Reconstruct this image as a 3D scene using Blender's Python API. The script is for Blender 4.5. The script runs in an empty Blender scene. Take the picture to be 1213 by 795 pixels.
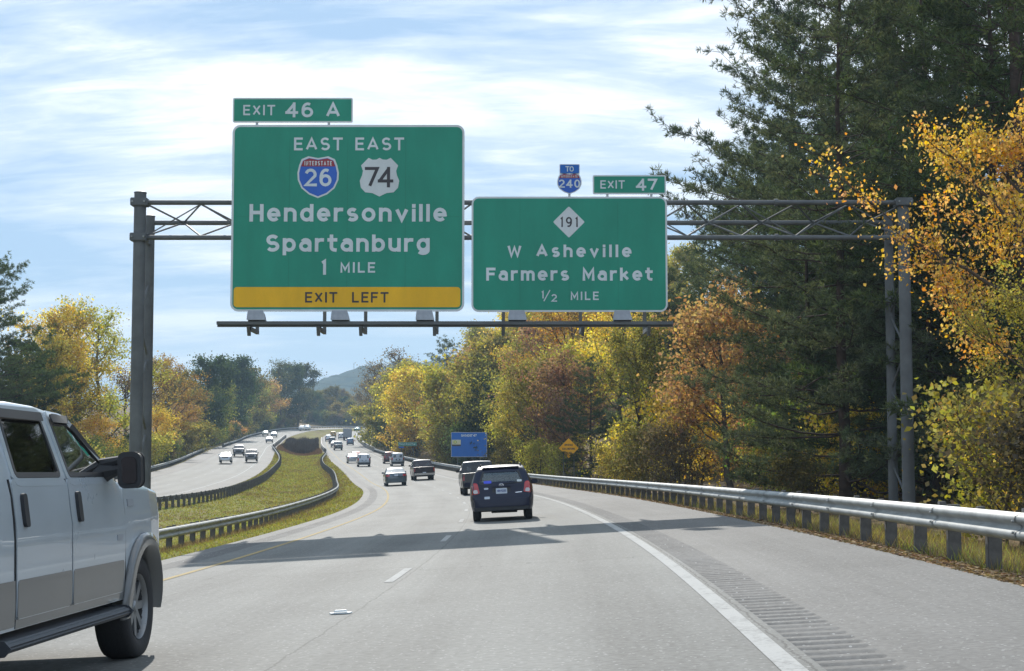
import bpy, bmesh, math, random
import numpy as np
from mathutils import Vector, Matrix
R = math.radians
rnd = random.Random(7)
C = bpy.context.scene.collection
SC = bpy.context.scene

# ------------------------------------------------------------------ camera, light, sky
FPX, PX0, HY, EYE = 1900.0, 606.5, 545.0, 1.28
cam = bpy.data.cameras.new('camera'); cam_o = bpy.data.objects.new('camera', cam); C.objects.link(cam_o)
cam.sensor_width = 36.0; cam.lens = 36.0 * FPX / 1213.0
cam.clip_start = 0.1; cam.clip_end = 30000
cam_o.location = (0, 0, EYE); cam_o.rotation_euler = (R(90) + math.atan((HY - 397.5) / FPX), 0, 0)
SC.camera = cam_o
SUN_EL, SUN_AZ = R(32.2), R(-7.7)          # azimuth measured from +Y towards +X
w = bpy.data.worlds.new('World'); SC.world = w; w.use_nodes = True
sun = bpy.data.lights.new('sun', 'SUN'); sun.energy = 4.9; sun.angle = R(0.55); sun.color = (1.0, 0.95, 0.87)
sun_o = bpy.data.objects.new('sun', sun); C.objects.link(sun_o)
sd = Vector((math.sin(SUN_AZ) * math.cos(SUN_EL), math.cos(SUN_AZ) * math.cos(SUN_EL), math.sin(SUN_EL)))
sun_o.rotation_euler = sd.to_track_quat('Z', 'Y').to_euler(); sun_o.location = (0, 0, 60)
SC.view_settings.view_transform = 'Standard'; SC.view_settings.look = 'None'
SC.view_settings.gamma = 1; SC.view_settings.exposure = 0.2
SC.view_settings.use_curve_mapping = False
SKY_STRENGTH, CLOUD = 0.084, 13.8

class NT:
    def __init__(s, tree): s.t = tree; s.n = tree.nodes; s.l = tree.links
    def new(s, t, **kw):
        n = s.n.new(t)
        for k, v in kw.items(): setattr(n, k, v)
        return n
    def link(s, a, b): s.l.new(a, b)
    def math(s, op, a, b=None, c=None, clamp=False):
        n = s.new('ShaderNodeMath', operation=op, use_clamp=clamp)
        for i, v in enumerate((a, b, c)):
            if v is None: continue
            if isinstance(v, (int, float)): n.inputs[i].default_value = v
            else: s.link(v, n.inputs[i])
        return n.outputs[0]
    def mix(s, f, a, b, blend='MIX'):
        n = s.new('ShaderNodeMix', data_type='RGBA', blend_type=blend)
        for i, v in ((0, f), (6, a), (7, b)):
            if isinstance(v, (int, float)): n.inputs[i].default_value = v
            elif isinstance(v, tuple): n.inputs[i].default_value = (*v[:3], 1)
            else: s.link(v, n.inputs[i])
        return n.outputs[2]
    def noise(s, vec, scale, detail=3, rough=.55, dist=0.0):
        n = s.new('ShaderNodeTexNoise'); n.inputs['Scale'].default_value = scale
        n.inputs['Detail'].default_value = detail; n.inputs['Roughness'].default_value = rough
        n.inputs['Distortion'].default_value = dist
        if vec is not None: s.link(vec, n.inputs['Vector'])
        return n.outputs['Fac']
    def ramp(s, f, stops):
        n = s.new('ShaderNodeValToRGB'); e = n.color_ramp.elements
        while len(e) < len(stops): e.new(0.5)
        for i, (p, c) in enumerate(stops):
            e[i].position = p; e[i].color = (*c, 1) if isinstance(c, tuple) else (c, c, c, 1)
        s.link(f, n.inputs[0]); return n.outputs[0]
    def mapping(s, vec, scale=(1, 1, 1), loc=(0, 0, 0), rot=(0, 0, 0)):
        n = s.new('ShaderNodeMapping'); n.inputs['Scale'].default_value = scale
        n.inputs['Location'].default_value = loc; n.inputs['Rotation'].default_value = rot
        s.link(vec, n.inputs['Vector']); return n.outputs[0]

def build_world():
    t = NT(w.node_tree); bg = w.node_tree.nodes['Background']
    sky = t.new('ShaderNodeTexSky', sky_type='NISHITA'); sky.sun_disc = False
    sky.sun_elevation = SUN_EL; sky.sun_rotation = SUN_AZ
    sky.air_density = 1.0; sky.dust_density = 0.3; sky.ozone_density = 1.6; sky.altitude = 600
    tc = t.new('ShaderNodeTexCoord'); sep = t.new('ShaderNodeSeparateXYZ'); t.link(tc.outputs['Generated'], sep.inputs[0])
    zz = t.math('ADD', t.math('MAXIMUM', sep.outputs[2], 0.0), 0.30)
    px = t.math('DIVIDE', sep.outputs[0], zz); py = t.math('DIVIDE', sep.outputs[1], zz)
    cmb = t.new('ShaderNodeCombineXYZ'); t.link(px, cmb.inputs[0]); t.link(py, cmb.inputs[1])
    v1 = t.mapping(cmb.outputs[0], (1.5, 4.2, 1), (15.1, 3.3, 0), (0, 0, R(24)))
    n1 = t.noise(v1, 1.0, 8, .56, .5)
    v2 = t.mapping(cmb.outputs[0], (2.4, 9.0, 1), (9.4, 1.1, 0), (0, 0, R(12)))
    n2 = t.noise(v2, 2.0, 8, .62, .5)
    m = t.math('ADD', t.math('MULTIPLY', n1, 0.70), t.math('MULTIPLY', n2, 0.30))
    mask = t.ramp(m, [(0.42, 0.12), (0.52, 0.48), (0.61, .98)])
    hz = t.math('SUBTRACT', 1.0, t.math('MULTIPLY', sep.outputs[2], 9.0), clamp=True)
    tint = t.mix(0.80, sky.outputs[0], (3.3, 5.9, 9.3))
    base = t.mix(t.math('MULTIPLY', hz, 0.85), tint, (10.5, 12.2, 13.0))
    col = t.mix(mask, base, (CLOUD, CLOUD * 1.02, CLOUD * 1.04))
    t.link(col, bg.inputs[0]); bg.inputs[1].default_value = SKY_STRENGTH
build_world()

# ------------------------------------------------------------------ road geometry
def herm(tab):
    xs = np.array([p[0] for p in tab], float); ys = np.array([p[1] for p in tab], float)
    d = np.diff(ys) / np.diff(xs); m = np.empty_like(xs); m[0] = d[0]; m[-1] = d[-1]; m[1:-1] = (d[1:] + d[:-1]) / 2
    def f(x):
        x = np.clip(x, xs[0], xs[-1]); i = np.clip(np.searchsorted(xs, x, side='right') - 1, 0, len(xs) - 2)
        h = xs[i + 1] - xs[i]; t = (x - xs[i]) / h
        return (2*t**3 - 3*t*t + 1)*ys[i] + (t**3 - 2*t*t + t)*h*m[i] + (3*t*t - 2*t**3)*ys[i+1] + (t**3 - t*t)*h*m[i+1]
    return f
eb_c = herm([(-300, -18), (-100, -8), (-40, -4.4), (0, -2.35), (25, -1.5), (50, -1.5), (71, -2.1), (100, -4.0), (125, -6.3), (146, -9.0), (180, -13.3), (221, -18.6), (260, -23.9), (300, -29.2), (330, -33.3), (362, -37.6), (400, -42.3), (450, -48.2), (500, -53.4), (540, -56.4), (575, -56.6), (605, -53), (640, -44), (680, -29), (740, 0), (900, 90)])
eb_z = herm([(-300, 2.7), (0, 0), (25, -.2), (50, -.37), (71, -.49), (100, -.6), (125, -.6), (146, -.5), (180, -.1), (221, .45), (260, 1.15), (300, 2.1), (330, 2.95), (362, 3.85), (400, 5.0), (450, 6.7), (520, 9.2), (560, 10.7), (600, 12.0), (650, 13.4), (700, 14.2), (900, 15)])
eb_e = herm([(-300, .045), (-20, .045), (0, .045), (25, .052), (35, .052), (115, .052), (130, .051), (200, .02), (260, .01), (280, .008), (500, 0), (900, 0)])
wb_c = herm([(-300, -44), (-100, -33), (0, -27.5), (50, -25), (92, -24.3), (115, -24.9), (140, -26.7), (165, -29), (200, -33), (235, -37.3), (290, -44.8), (330, -50.5), (400, -59.3), (450, -65), (500, -69.2), (540, -70.8), (570, -70.2), (605, -66.5), (640, -58), (680, -43.5), (740, -14), (900, 76)])
wb_z = herm([(-300, 1.5), (0, -.8), (50, -1.2), (92, -1.35), (115, -1.3), (155, -.8), (200, 0), (230, .8), (265, 1.9), (330, 3.7), (400, 5.6), (450, 7.4), (500, 9.2), (550, 11.2), (600, 12.9), (640, 13.9), (700, 14.8), (900, 15.5)])
eb_rl = herm([(-300, -9), (30, -8.95), (47, -8.9), (85, -8.6), (125, -7.4), (180, -6.8), (230, -7.2), (260, -6.9), (310, -5.3), (330, -5.0), (345, -5.0), (900, -5.0)])
eb_rr = herm([(-300, 7.1), (225, 7.1), (240, 7.0), (330, 5.05), (345, 5.0), (470, 5.0), (900, 5.3)])
wb_rr = herm([(-300, 3.7), (100, 3.62), (115, 3.6), (200, 3.4), (250, 3.3), (290, 2.3), (330, 1.4), (345, 1.4), (900, 1.4)])
def kk(cf, Y): d = (cf(Y + 1.0) - cf(Y - 1.0)) / 2; return np.sqrt(1 + d * d)
def ebX(Y, lat): return eb_c(Y) + lat * kk(eb_c, Y)
def wbX(Y, lat): return wb_c(Y) + lat * kk(wb_c, Y)
def ebZ(Y, lat): return eb_z(Y) + eb_e(Y) * (lat - 2.33)
def wbZ(Y, lat): return wb_z(Y) - 0.015 * lat
def lat_of(X, Y): return (X - eb_c(Y)) / kk(eb_c, Y)
def heading(cf, Y): return math.atan(float((cf(Y + 2.) - cf(Y - 2.)) / 4))
def pxX(px, Y): return (px - PX0) / FPX * Y
YS = np.concatenate([np.array([-300, -200, -120, -60, -30, -10]), np.arange(0, 140, 2.), np.arange(140, 420, 4.), np.arange(420, 800, 6.), np.array([800., 860, 900, 1100, 1600, 2600, 4200, 6500, 9500])])

# terrain cross-section: list of (X, z, dry)
def hillk(Y): return float(np.interp(Y, [0, 40, 100, 180, 260, 420, 600, 900], [.25, .35, .6, .9, 1.35, 1.3, .5, .3]))
def section(Y):
    Y = float(Y); Yc = min(Y, 900.); e = []
    k = hillk(Y); far = min(max((Y - 900) / 600., 0), 1)
    ZW, ZE = float(wb_z(Yc)), float(eb_z(Yc))
    for lat, dz, dry in ((-4500, 26, 1), (-900, 24, 1), (-220, 14, 1), (-60, 4.5, 1), (-32, 1.0, 1), (-20, .1, .9), (-14, -.35, .8), (-12, -.35, .6), (-11, -.12, .5)):
        e.append((float(wbX(Yc, lat)) if lat > -400 else lat, ZW + dz + .15, dry))
    for lat in (-10.3, -9.9, 1.5, 2.0): 
        e.append((float(wbX(Yc, lat)), float(wbZ(Yc, lat)) - (.14 if lat in (-9.9, 1.5) else .03), .4))
    zl = float(wbZ(Yc, 2.0)); zr = float(ebZ(Yc, -5.3)); xl = float(wbX(Yc, 2.0)); xr = float(ebX(Yc, -5.3))
    dep = float(np.interp(Y, [-300, 0, 50, 120, 280, 322, 340, 440, 462, 900], [1.1, 1.1, 1.0, .9, .7, .9, 3.2, 3.2, .5, .3]))
    wdt = xr - xl
    for f in (.12, .22, .33, .42, .5, .58, .67, .78, .88):
        q = math.sin(math.pi * f) ** 1.3
        e.append((xl + wdt * f, zl + (zr - zl) * f - dep * q - .04, (.55 if abs(f-.5) < .02 else 0.) if 14 < Y < 318 else (.25 if Y > 456 else 1.)))
    for lat in (-5.3, -4.9, 6.2, 6.6):
        e.append((float(ebX(Yc, lat)), float(ebZ(Yc, lat)) - (.14 if lat in (-4.9, 6.2) else .03), .35))
    zr = float(ebZ(Yc, 6.6))
    for lat, dz, dry in ((7.4, -.1, .8), (9, -.3, .9), (11, -.35, 1), (14, -.1, 1), (19, .9 * k, 1), (27, 4.5 * k, 1), (40, 11 * k, 1), (60, 18 * k, 1), (140, 30 * k, 1), (600, 40 * k, 1), (4500, 45, 1)):
        e.append((float(ebX(Yc, lat)) if lat < 500 else lat, zr + dz, dry))
    return e
SECS = {float(Y): section(Y) for Y in YS}
SY = np.array(sorted(SECS)); SXA = np.array([[p[0] for p in SECS[y]] for y in SY]); SZA = np.array([[p[1] for p in SECS[y]] for y in SY])
def ground_z(X, Y):
    i = int(np.clip(np.searchsorted(SY, Y) - 1, 0, len(SY) - 2)); t = (Y - SY[i]) / (SY[i+1] - SY[i])
    xs = SXA[i]*(1-t) + SXA[i+1]*t; zs = SZA[i]*(1-t) + SZA[i+1]*t
    return float(np.interp(X, xs, zs))
def surf_z(X, Y):
    la = float(lat_of(X, Y)); lw = float((X - wb_c(Y)) / kk(wb_c, Y))
    if -5.3 < la < 6.6: return float(ebZ(Y, la))
    if -10.3 < lw < 2: return float(wbZ(Y, lw))
    return ground_z(X, Y)

# ------------------------------------------------------------------ materials
def pbsdf(name, col, rough=.6, metal=0., spec=.5, coat=0., noise=0., nscale=8., bump=0., bscale=40., coord='Object', emit=None, coatr=.03):
    m = bpy.data.materials.new(name); m.use_nodes = True; t = NT(m.node_tree); b = m.node_tree.nodes['Principled BSDF']
    b.inputs['Base Color'].default_value = (*col, 1); b.inputs['Roughness'].default_value = rough
    b.inputs['Metallic'].default_value = metal; b.inputs['Specular IOR Level'].default_value = spec
    b.inputs['Coat Weight'].default_value = coat; b.inputs['Coat Roughness'].default_value = coatr
    if noise or bump:
        tc = t.new('ShaderNodeTexCoord').outputs[coord]
        if noise:
            n = t.noise(tc, nscale, 5, .6)
            dark = tuple(c * (1 - noise) for c in col); lite = tuple(min(1, c * (1 + noise)) for c in col)
            t.link(t.ramp(n, [(.3, dark), (.7, lite)]), b.inputs['Base Color'])
            t.link(t.math('ADD', t.math('MULTIPLY', n, .25), rough - .12), b.inputs['Roughness'])
        if bump:
            bn = t.new('ShaderNodeBump'); bn.inputs['Strength'].default_value = bump; bn.inputs['Distance'].default_value = .02
            t.link(t.noise(tc, bscale, 4, .6), bn.inputs['Height']); t.link(bn.outputs[0], b.inputs['Normal'])
    if emit: b.inputs['Emission Color'].default_value = (*emit[0], 1); b.inputs['Emission Strength'].default_value = emit[1]
    return m
M = {}
def asphalt(name, c0, tracks=True, cracks=True):
    m = bpy.data.materials.new(name); m.use_nodes = True; t = NT(m.node_tree); b = m.node_tree.nodes['Principled BSDF']
    uv = t.new('ShaderNodeTexCoord').outputs['UV']; sep = t.new('ShaderNodeSeparateXYZ'); t.link(uv, sep.inputs[0])
    fine = t.noise(uv, 55, 3, .7); mid = t.noise(uv, 3.0, 5, .6); big = t.noise(t.mapping(uv, (.5, .07, 1)), 1.0, 4, .6)
    strk = t.noise(t.mapping(uv, (6, .12, 1)), 1.0, 3, .6)
    v = t.math('ADD', t.math('MULTIPLY', fine, .42), t.math('ADD', t.math('MULTIPLY', mid, .22), t.math('ADD', t.math('MULTIPLY', big, .75), t.math('MULTIPLY', strk, .30))))
    g2 = t.noise(uv, 16, 2, .5); g3 = t.noise(t.mapping(uv, (.25, .25, 1)), 1.0, 6, .65)
    v = t.math('ADD', v, t.math('ADD', t.math('MULTIPLY', g2, .95), t.math('MULTIPLY', g3, .55)))
    v = t.math('ADD', v, -.57)
    if tracks:
        ph = t.math('MULTIPLY', sep.outputs[0], 2 * math.pi / 1.83)
        tr = t.math('MULTIPLY', t.math('COSINE', ph), .085)
        v = t.math('ADD', v, tr)
    if cracks:
        wv = t.math('ADD', sep.outputs[1], t.math('MULTIPLY', t.noise(t.mapping(uv, (.9, .35, 1)), 1.0, 4, .6), 4.0))
        fr = t.math('ABSOLUTE', t.math('SUBTRACT', t.math('FRACT', t.math('DIVIDE', wv, 17.0)), .5))
        ck = t.math('LESS_THAN', fr, .0017)
        ck = t.math('MULTIPLY', ck, t.math('GREATER_THAN', t.noise(t.mapping(uv, (.2, .05, 1)), 1.0, 2), .42))
        xo = t.math('ADD', sep.outputs[0], t.math('MULTIPLY', t.noise(t.mapping(uv, (0.01, 1.4, 1)), 1.0, 6, .8), .16))
        s1 = t.math('LESS_THAN', t.math('ABSOLUTE', t.math('SUBTRACT', xo, .22)), .011)
        s2 = t.math('LESS_THAN', t.math('ABSOLUTE', t.math('SUBTRACT', xo, 3.89)), .010)
        ck = t.math('ADD', ck, t.math('ADD', t.math('MULTIPLY', s1, .8), s2), clamp=True)
        v = t.math('MULTIPLY', v, t.math('SUBTRACT', 1.0, t.math('MULTIPLY', ck, .42)))
    vm = t.new('ShaderNodeVectorMath', operation='SCALE'); vm.inputs[0].default_value = c0; t.link(v, vm.inputs['Scale'])
    vor = t.new('ShaderNodeTexVoronoi'); vor.inputs['Scale'].default_value = 13; t.link(uv, vor.inputs['Vector'])
    spk = t.math('MULTIPLY', t.math('LESS_THAN', vor.outputs['Distance'], .15), .34)
    col = t.mix(spk, vm.outputs[0], (.62, .62, .60))
    t.link(col, b.inputs['Base Color']); b.inputs['Roughness'].default_value = .8; b.inputs['Specular IOR Level'].default_value = .18
    bn = t.new('ShaderNodeBump'); bn.inputs['Strength'].default_value = .35; bn.inputs['Distance'].default_value = .01
    t.link(fine, bn.inputs['Height']); t.link(bn.outputs[0], b.inputs['Normal'])
    return m
M['road'] = asphalt('asphalt_travel_lanes', (.155, .157, .149)); M['shoulder'] = asphalt('asphalt_shoulder', (.150, .147, .140), False, False)
M['rumble'] = asphalt('asphalt_rumble', (.128, .127, .123), False, False)
def marking(name, col):
    m = bpy.data.materials.new(name); m.use_nodes = True; t = NT(m.node_tree); b = m.node_tree.nodes['Principled BSDF']
    uv = t.new('ShaderNodeTexCoord').outputs['UV']
    n = t.noise(uv, 14, 5, .7); n2 = t.noise(uv, 1.3, 3, .6)
    f = t.ramp(t.math('ADD', t.math('MULTIPLY', n, .6), t.math('MULTIPLY', n2, .4)), [(.36, .75), (.50, .03)])
    t.link(t.mix(f, col, (.15, .15, .145)), b.inputs['Base Color']); b.inputs['Roughness'].default_value = .85; b.inputs['Specular IOR Level'].default_value = .12
    return m
M['white_line'] = marking('white_line', (.40, .40, .385)); M['yellow_line'] = marking('yellow_line', (.38, .29, .14))
def ground_mat():
    m = bpy.data.materials.new('terrain'); m.use_nodes = True; t = NT(m.node_tree); b = m.node_tree.nodes['Principled BSDF']
    at = t.new('ShaderNodeAttribute', attribute_name='dry'); pos = t.new('ShaderNodeNewGeometry').outputs['Position']
    n1 = t.noise(pos, .35, 5, .65); n2 = t.noise(pos, 4.0, 5, .7); n3 = t.noise(t.mapping(pos, (.5, .08, 1)), 1.0, 4, .6)
    g = t.mix(t.ramp(n1, [(.35, 0.), (.65, 1.)]), (.15, .18, .022), (.27, .235, .04))
    g = t.mix(t.ramp(n3, [(.45, 0.), (.62, .9)]), g, (.17, .125, .05))
    g = t.mix(t.math('MULTIPLY', n2, .4), g, (.10, .10, .02))
    d = t.mix(t.ramp(n2, [(.35, 0.), (.65, 1.)]), (.11, .068, .034), (.27, .19, .10))
    d = t.mix(t.ramp(n1, [(.4, 0.), (.7, .7)]), d, (.07, .06, .025))
    t.link(t.mix(at.outputs['Fac'], g, d), b.inputs['Base Color']); b.inputs['Roughness'].default_value = .95; b.inputs['Specular IOR Level'].default_value = .1
    bn = t.new('ShaderNodeBump'); bn.inputs['Strength'].default_value = .9; bn.inputs['Distance'].default_value = .08
    t.link(n2, bn.inputs['Height']); t.link(bn.outputs[0], b.inputs['Normal'])
    return m
M['ground'] = ground_mat()
def leaf_mat(name, trans=.52, mode='obj', col=None, val=(.6, 1.35), hue=.03, tb=1.65):
    m = bpy.data.materials.new(name); m.use_nodes = True; t = NT(m.node_tree); n = m.node_tree.nodes; n.remove(n['Principled BSDF'])
    out = n['Material Output']; gi = t.new('ShaderNodeNewGeometry').outputs['Random Per Island']
    oi = t.new('ShaderNodeObjectInfo')
    hsv = t.new('ShaderNodeHueSaturation')
    if mode == 'obj': t.link(oi.outputs['Color'], hsv.inputs['Color'])
    else: hsv.inputs['Color'].default_value = (*col, 1)
    r2 = t.math('FRACT', t.math('MULTIPLY', gi, 37.17)); r3 = t.math('FRACT', t.math('MULTIPLY', gi, 91.7))
    tc = t.new('ShaderNodeTexCoord').outputs['Object']; cl = t.noise(tc, .55, 2, .5)
    hv = t.math('ADD', t.math('MULTIPLY', t.math('SUBTRACT', gi, .5), hue * 2), t.math('ADD', .5, t.math('MULTIPLY', t.math('SUBTRACT', cl, .5), hue * 3)))
    t.link(hv, hsv.inputs['Hue'])
    t.link(t.math('ADD', val[0], t.math('MULTIPLY', r2, val[1] - val[0])), hsv.inputs['Value'])
    t.link(t.math('ADD', .75, t.math('MULTIPLY', r3, .35)), hsv.inputs['Saturation'])
    d = t.new('ShaderNodeBsdfDiffuse'); tr = t.new('ShaderNodeBsdfTranslucent'); gl = t.new('ShaderNodeBsdfGlossy'); gl.inputs['Roughness'].default_value = .6
    gl.inputs['Color'].default_value = (.6, .6, .6, 1)
    t.link(hsv.outputs[0], d.inputs['Color'])
    vm = t.new('ShaderNodeVectorMath', operation='MULTIPLY'); t.link(hsv.outputs[0], vm.inputs[0]); vm.inputs[1].default_value = (tb, tb * .95, tb * .6); t.link(vm.outputs[0], tr.inputs['Color'])
    m1 = t.new('ShaderNodeMixShader'); m1.inputs[0].default_value = trans; t.link(d.outputs[0], m1.inputs[1]); t.link(tr.outputs[0], m1.inputs[2])
    m2 = t.new('ShaderNodeMixShader'); m2.inputs[0].default_value = .03; t.link(m1.outputs[0], m2.inputs[1]); t.link(gl.outputs[0], m2.inputs[2])
    t.link(m2.outputs[0], out.inputs[0]); return m
M['leaf'] = leaf_mat('autumn_leaf'); M['needle'] = leaf_mat('pine_needle', .35, val=(.5, 1.7), hue=.02, tb=1.2)
M['grass'] = leaf_mat('grass_blade', .35, 'c', (.265, .26, .045), (.5, 1.5), .05); M['straw'] = leaf_mat('dry_straw', .3, 'c', (.21, .16, .085), (.4, 1.4), .03)
M['brush'] = leaf_mat('dead_brush', .15, 'c', (.050, .034, .028), (.5, 1.6), .03)
M['redweed'] = leaf_mat('reddish_weed', .25, 'c', (.15, .085, .05), (.5, 1.5), .03)
M['bark'] = pbsdf('bark', (.085, .066, .05), .9, noise=.4, nscale=3, bump=.6, bscale=12, spec=.2)
M['pinebark'] = pbsdf('pine_bark', (.07, .05, .04), .9, noise=.4, nscale=3, bump=.6, bscale=10, spec=.2)
M['galv'] = pbsdf('galvanised_steel', (.32, .335, .33), .62, .2, noise=.28, nscale=2.2, bump=.05)
M['oldgalv'] = pbsdf('dull_galvanised_steel', (.115, .122, .125), .62, .2, noise=.25, nscale=1.6, bump=.08)
M['post'] = pbsdf('weathered_guardrail_post', (.115, .11, .105), .85, noise=.35, nscale=5, bump=.4)
M['alu'] = pbsdf('aluminium_sign_back', (.42, .43, .44), .45, .6, noise=.1)
def sign_mat(name, col):
    m = bpy.data.materials.new(name); m.use_nodes = True; t = NT(m.node_tree); b = m.node_tree.nodes['Principled BSDF']
    tc = t.new('ShaderNodeTexCoord').outputs['Object']
    n = t.noise(t.mapping(tc, (.7, 1, .25)), 1.6, 5, .6); n2 = t.noise(tc, 14, 3, .6)
    f = t.math('ADD', t.math('MULTIPLY', n, .55), t.math('ADD', t.math('MULTIPLY', n2, .10), .68))
    vm = t.new('ShaderNodeVectorMath', operation='SCALE'); vm.inputs[0].default_value = col; t.link(f, vm.inputs['Scale'])
    t.link(vm.outputs[0], b.inputs['Base Color']); b.inputs['Roughness'].default_value = .45; b.inputs['Specular IOR Level'].default_value = .35
    return m
M['sgreen'] = sign_mat('sign_green', (.016, .255, .168)); M['swhite'] = sign_mat('sign_white', (.60, .64, .65)); M['sletter'] = sign_mat('sign_lettering', (.60, .66, .68))
M['sgold'] = sign_mat('sign_gold', (.80, .44, .012)); M['sblack'] = sign_mat('sign_black', (.05, .045, .05)); M['sblue'] = sign_mat('shield_blue', (.030, .12, .50))
M['sred'] = sign_mat('shield_red', (.30, .035, .045)); M['sservice'] = sign_mat('service_blue', (.014, .13, .48)); M['swarn'] = sign_mat('warning_orange_yellow', (.95, .46, .012))
M['bgreen'] = sign_mat('logo_green', (.10, .40, .05)); M['byellow'] = sign_mat('logo_yellow', (.8, .65, .08)); M['cream'] = sign_mat('logo_cream', (.62, .60, .40))
M['tyre'] = pbsdf('tyre_rubber', (.022, .022, .024), .8, bump=.2); M['rim'] = pbsdf('alloy_rim', (.24, .25, .26), .42, .7)
M['trim'] = pbsdf('black_plastic_trim', (.022, .023, .026), .55); M['under'] = pbsdf('underbody', (.012, .012, .013), .9)
M['glass'] = pbsdf('dark_window_glass', (.015, .02, .022), .04, 0, .7, coat=.6)
M['tail'] = pbsdf('red_tail_lamp', (.42, .012, .015), .15, coat=1.); M['clearlamp'] = pbsdf('clear_lamp', (.45, .42, .42), .15, .3, coat=1.)
M['plate'] = pbsdf('licence_plate', (.50, .55, .62), .5); M['platetxt'] = pbsdf('plate_lettering', (.05, .08, .25), .5)
M['chrome'] = pbsdf('chrome', (.7, .7, .72), .12, 1.); M['seat'] = pbsdf('seat_fabric', (.05, .05, .055), .9)
M['bluestk'] = pbsdf('blue_sticker', (.06, .09, .65), .5); M['mirrorglass'] = pbsdf('mirror_glass', (.02, .012, .012), .25, .0)
M['wood'] = pbsdf('utility_pole_wood', (.12, .10, .08), .9)
def paint(name, col, metal=.0, rough=.32): return pbsdf(name, col, rough, metal, .5, coat=.9 if max(col) > .06 else .45, noise=.05, nscale=1.5)
def see_glass():
    m = bpy.data.materials.new('tinted_window_glass'); m.use_nodes = True; t = NT(m.node_tree); n = m.node_tree.nodes; n.remove(n['Principled BSDF'])
    tr = t.new('ShaderNodeBsdfTransparent'); tr.inputs[0].default_value = (.80, .84, .82, 1); gl = t.new('ShaderNodeBsdfGlossy'); gl.inputs['Roughness'].default_value = .02; gl.inputs['Color'].default_value = (.9, .9, .9, 1)
    fr = t.new('ShaderNodeFresnel'); fr.inputs[0].default_value = 1.5
    mx = t.new('ShaderNodeMixShader'); t.link(t.math('ADD', fr.outputs[0], .04), mx.inputs[0]); t.link(tr.outputs[0], mx.inputs[1]); t.link(gl.outputs[0], mx.inputs[2])
    t.link(mx.outputs[0], n['Material Output'].inputs[0]); return m
M['seeglass'] = see_glass()

# ------------------------------------------------------------------ mesh helpers
def mesh_np(name, V, F, mat, uv=None, smooth=False):
    me = bpy.data.meshes.new(name); V = np.asarray(V, np.float32); F = np.asarray(F, np.int32); k = F.shape[1]
    me.vertices.add(len(V)); me.vertices.foreach_set('co', V.ravel()); me.loops.add(F.size); me.loops.foreach_set('vertex_index', F.ravel())
    me.polygons.add(len(F)); me.polygons.foreach_set('loop_start', np.arange(0, F.size, k, dtype=np.int32)); me.polygons.foreach_set('loop_total', np.full(len(F), k, np.int32))
    if smooth: me.polygons.foreach_set('use_smooth', np.ones(len(F), bool))
    if uv is not None: l = me.uv_layers.new(name='UVMap'); l.data.foreach_set('uv', np.asarray(uv, np.float32)[F.ravel()].ravel())
    me.materials.append(mat); me.update(calc_edges=True); return me
def ob(name, me, parent=None, label=None, cat=None, group=None, kind=None, loc=None):
    o = bpy.data.objects.new(name, me); C.objects.link(o)
    if parent is not None: o.parent = parent
    if loc is not None: o.location = loc
    if label: o['label'] = label
    if cat: o['category'] = cat
    if group: o['group'] = group
    if kind: o['kind'] = kind
    return o
def empty(name, loc, rz=0, **k):
    o = ob(name, None, **k); o.location = loc; o.rotation_euler = (0, 0, rz); o.empty_display_size = .2; return o
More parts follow.
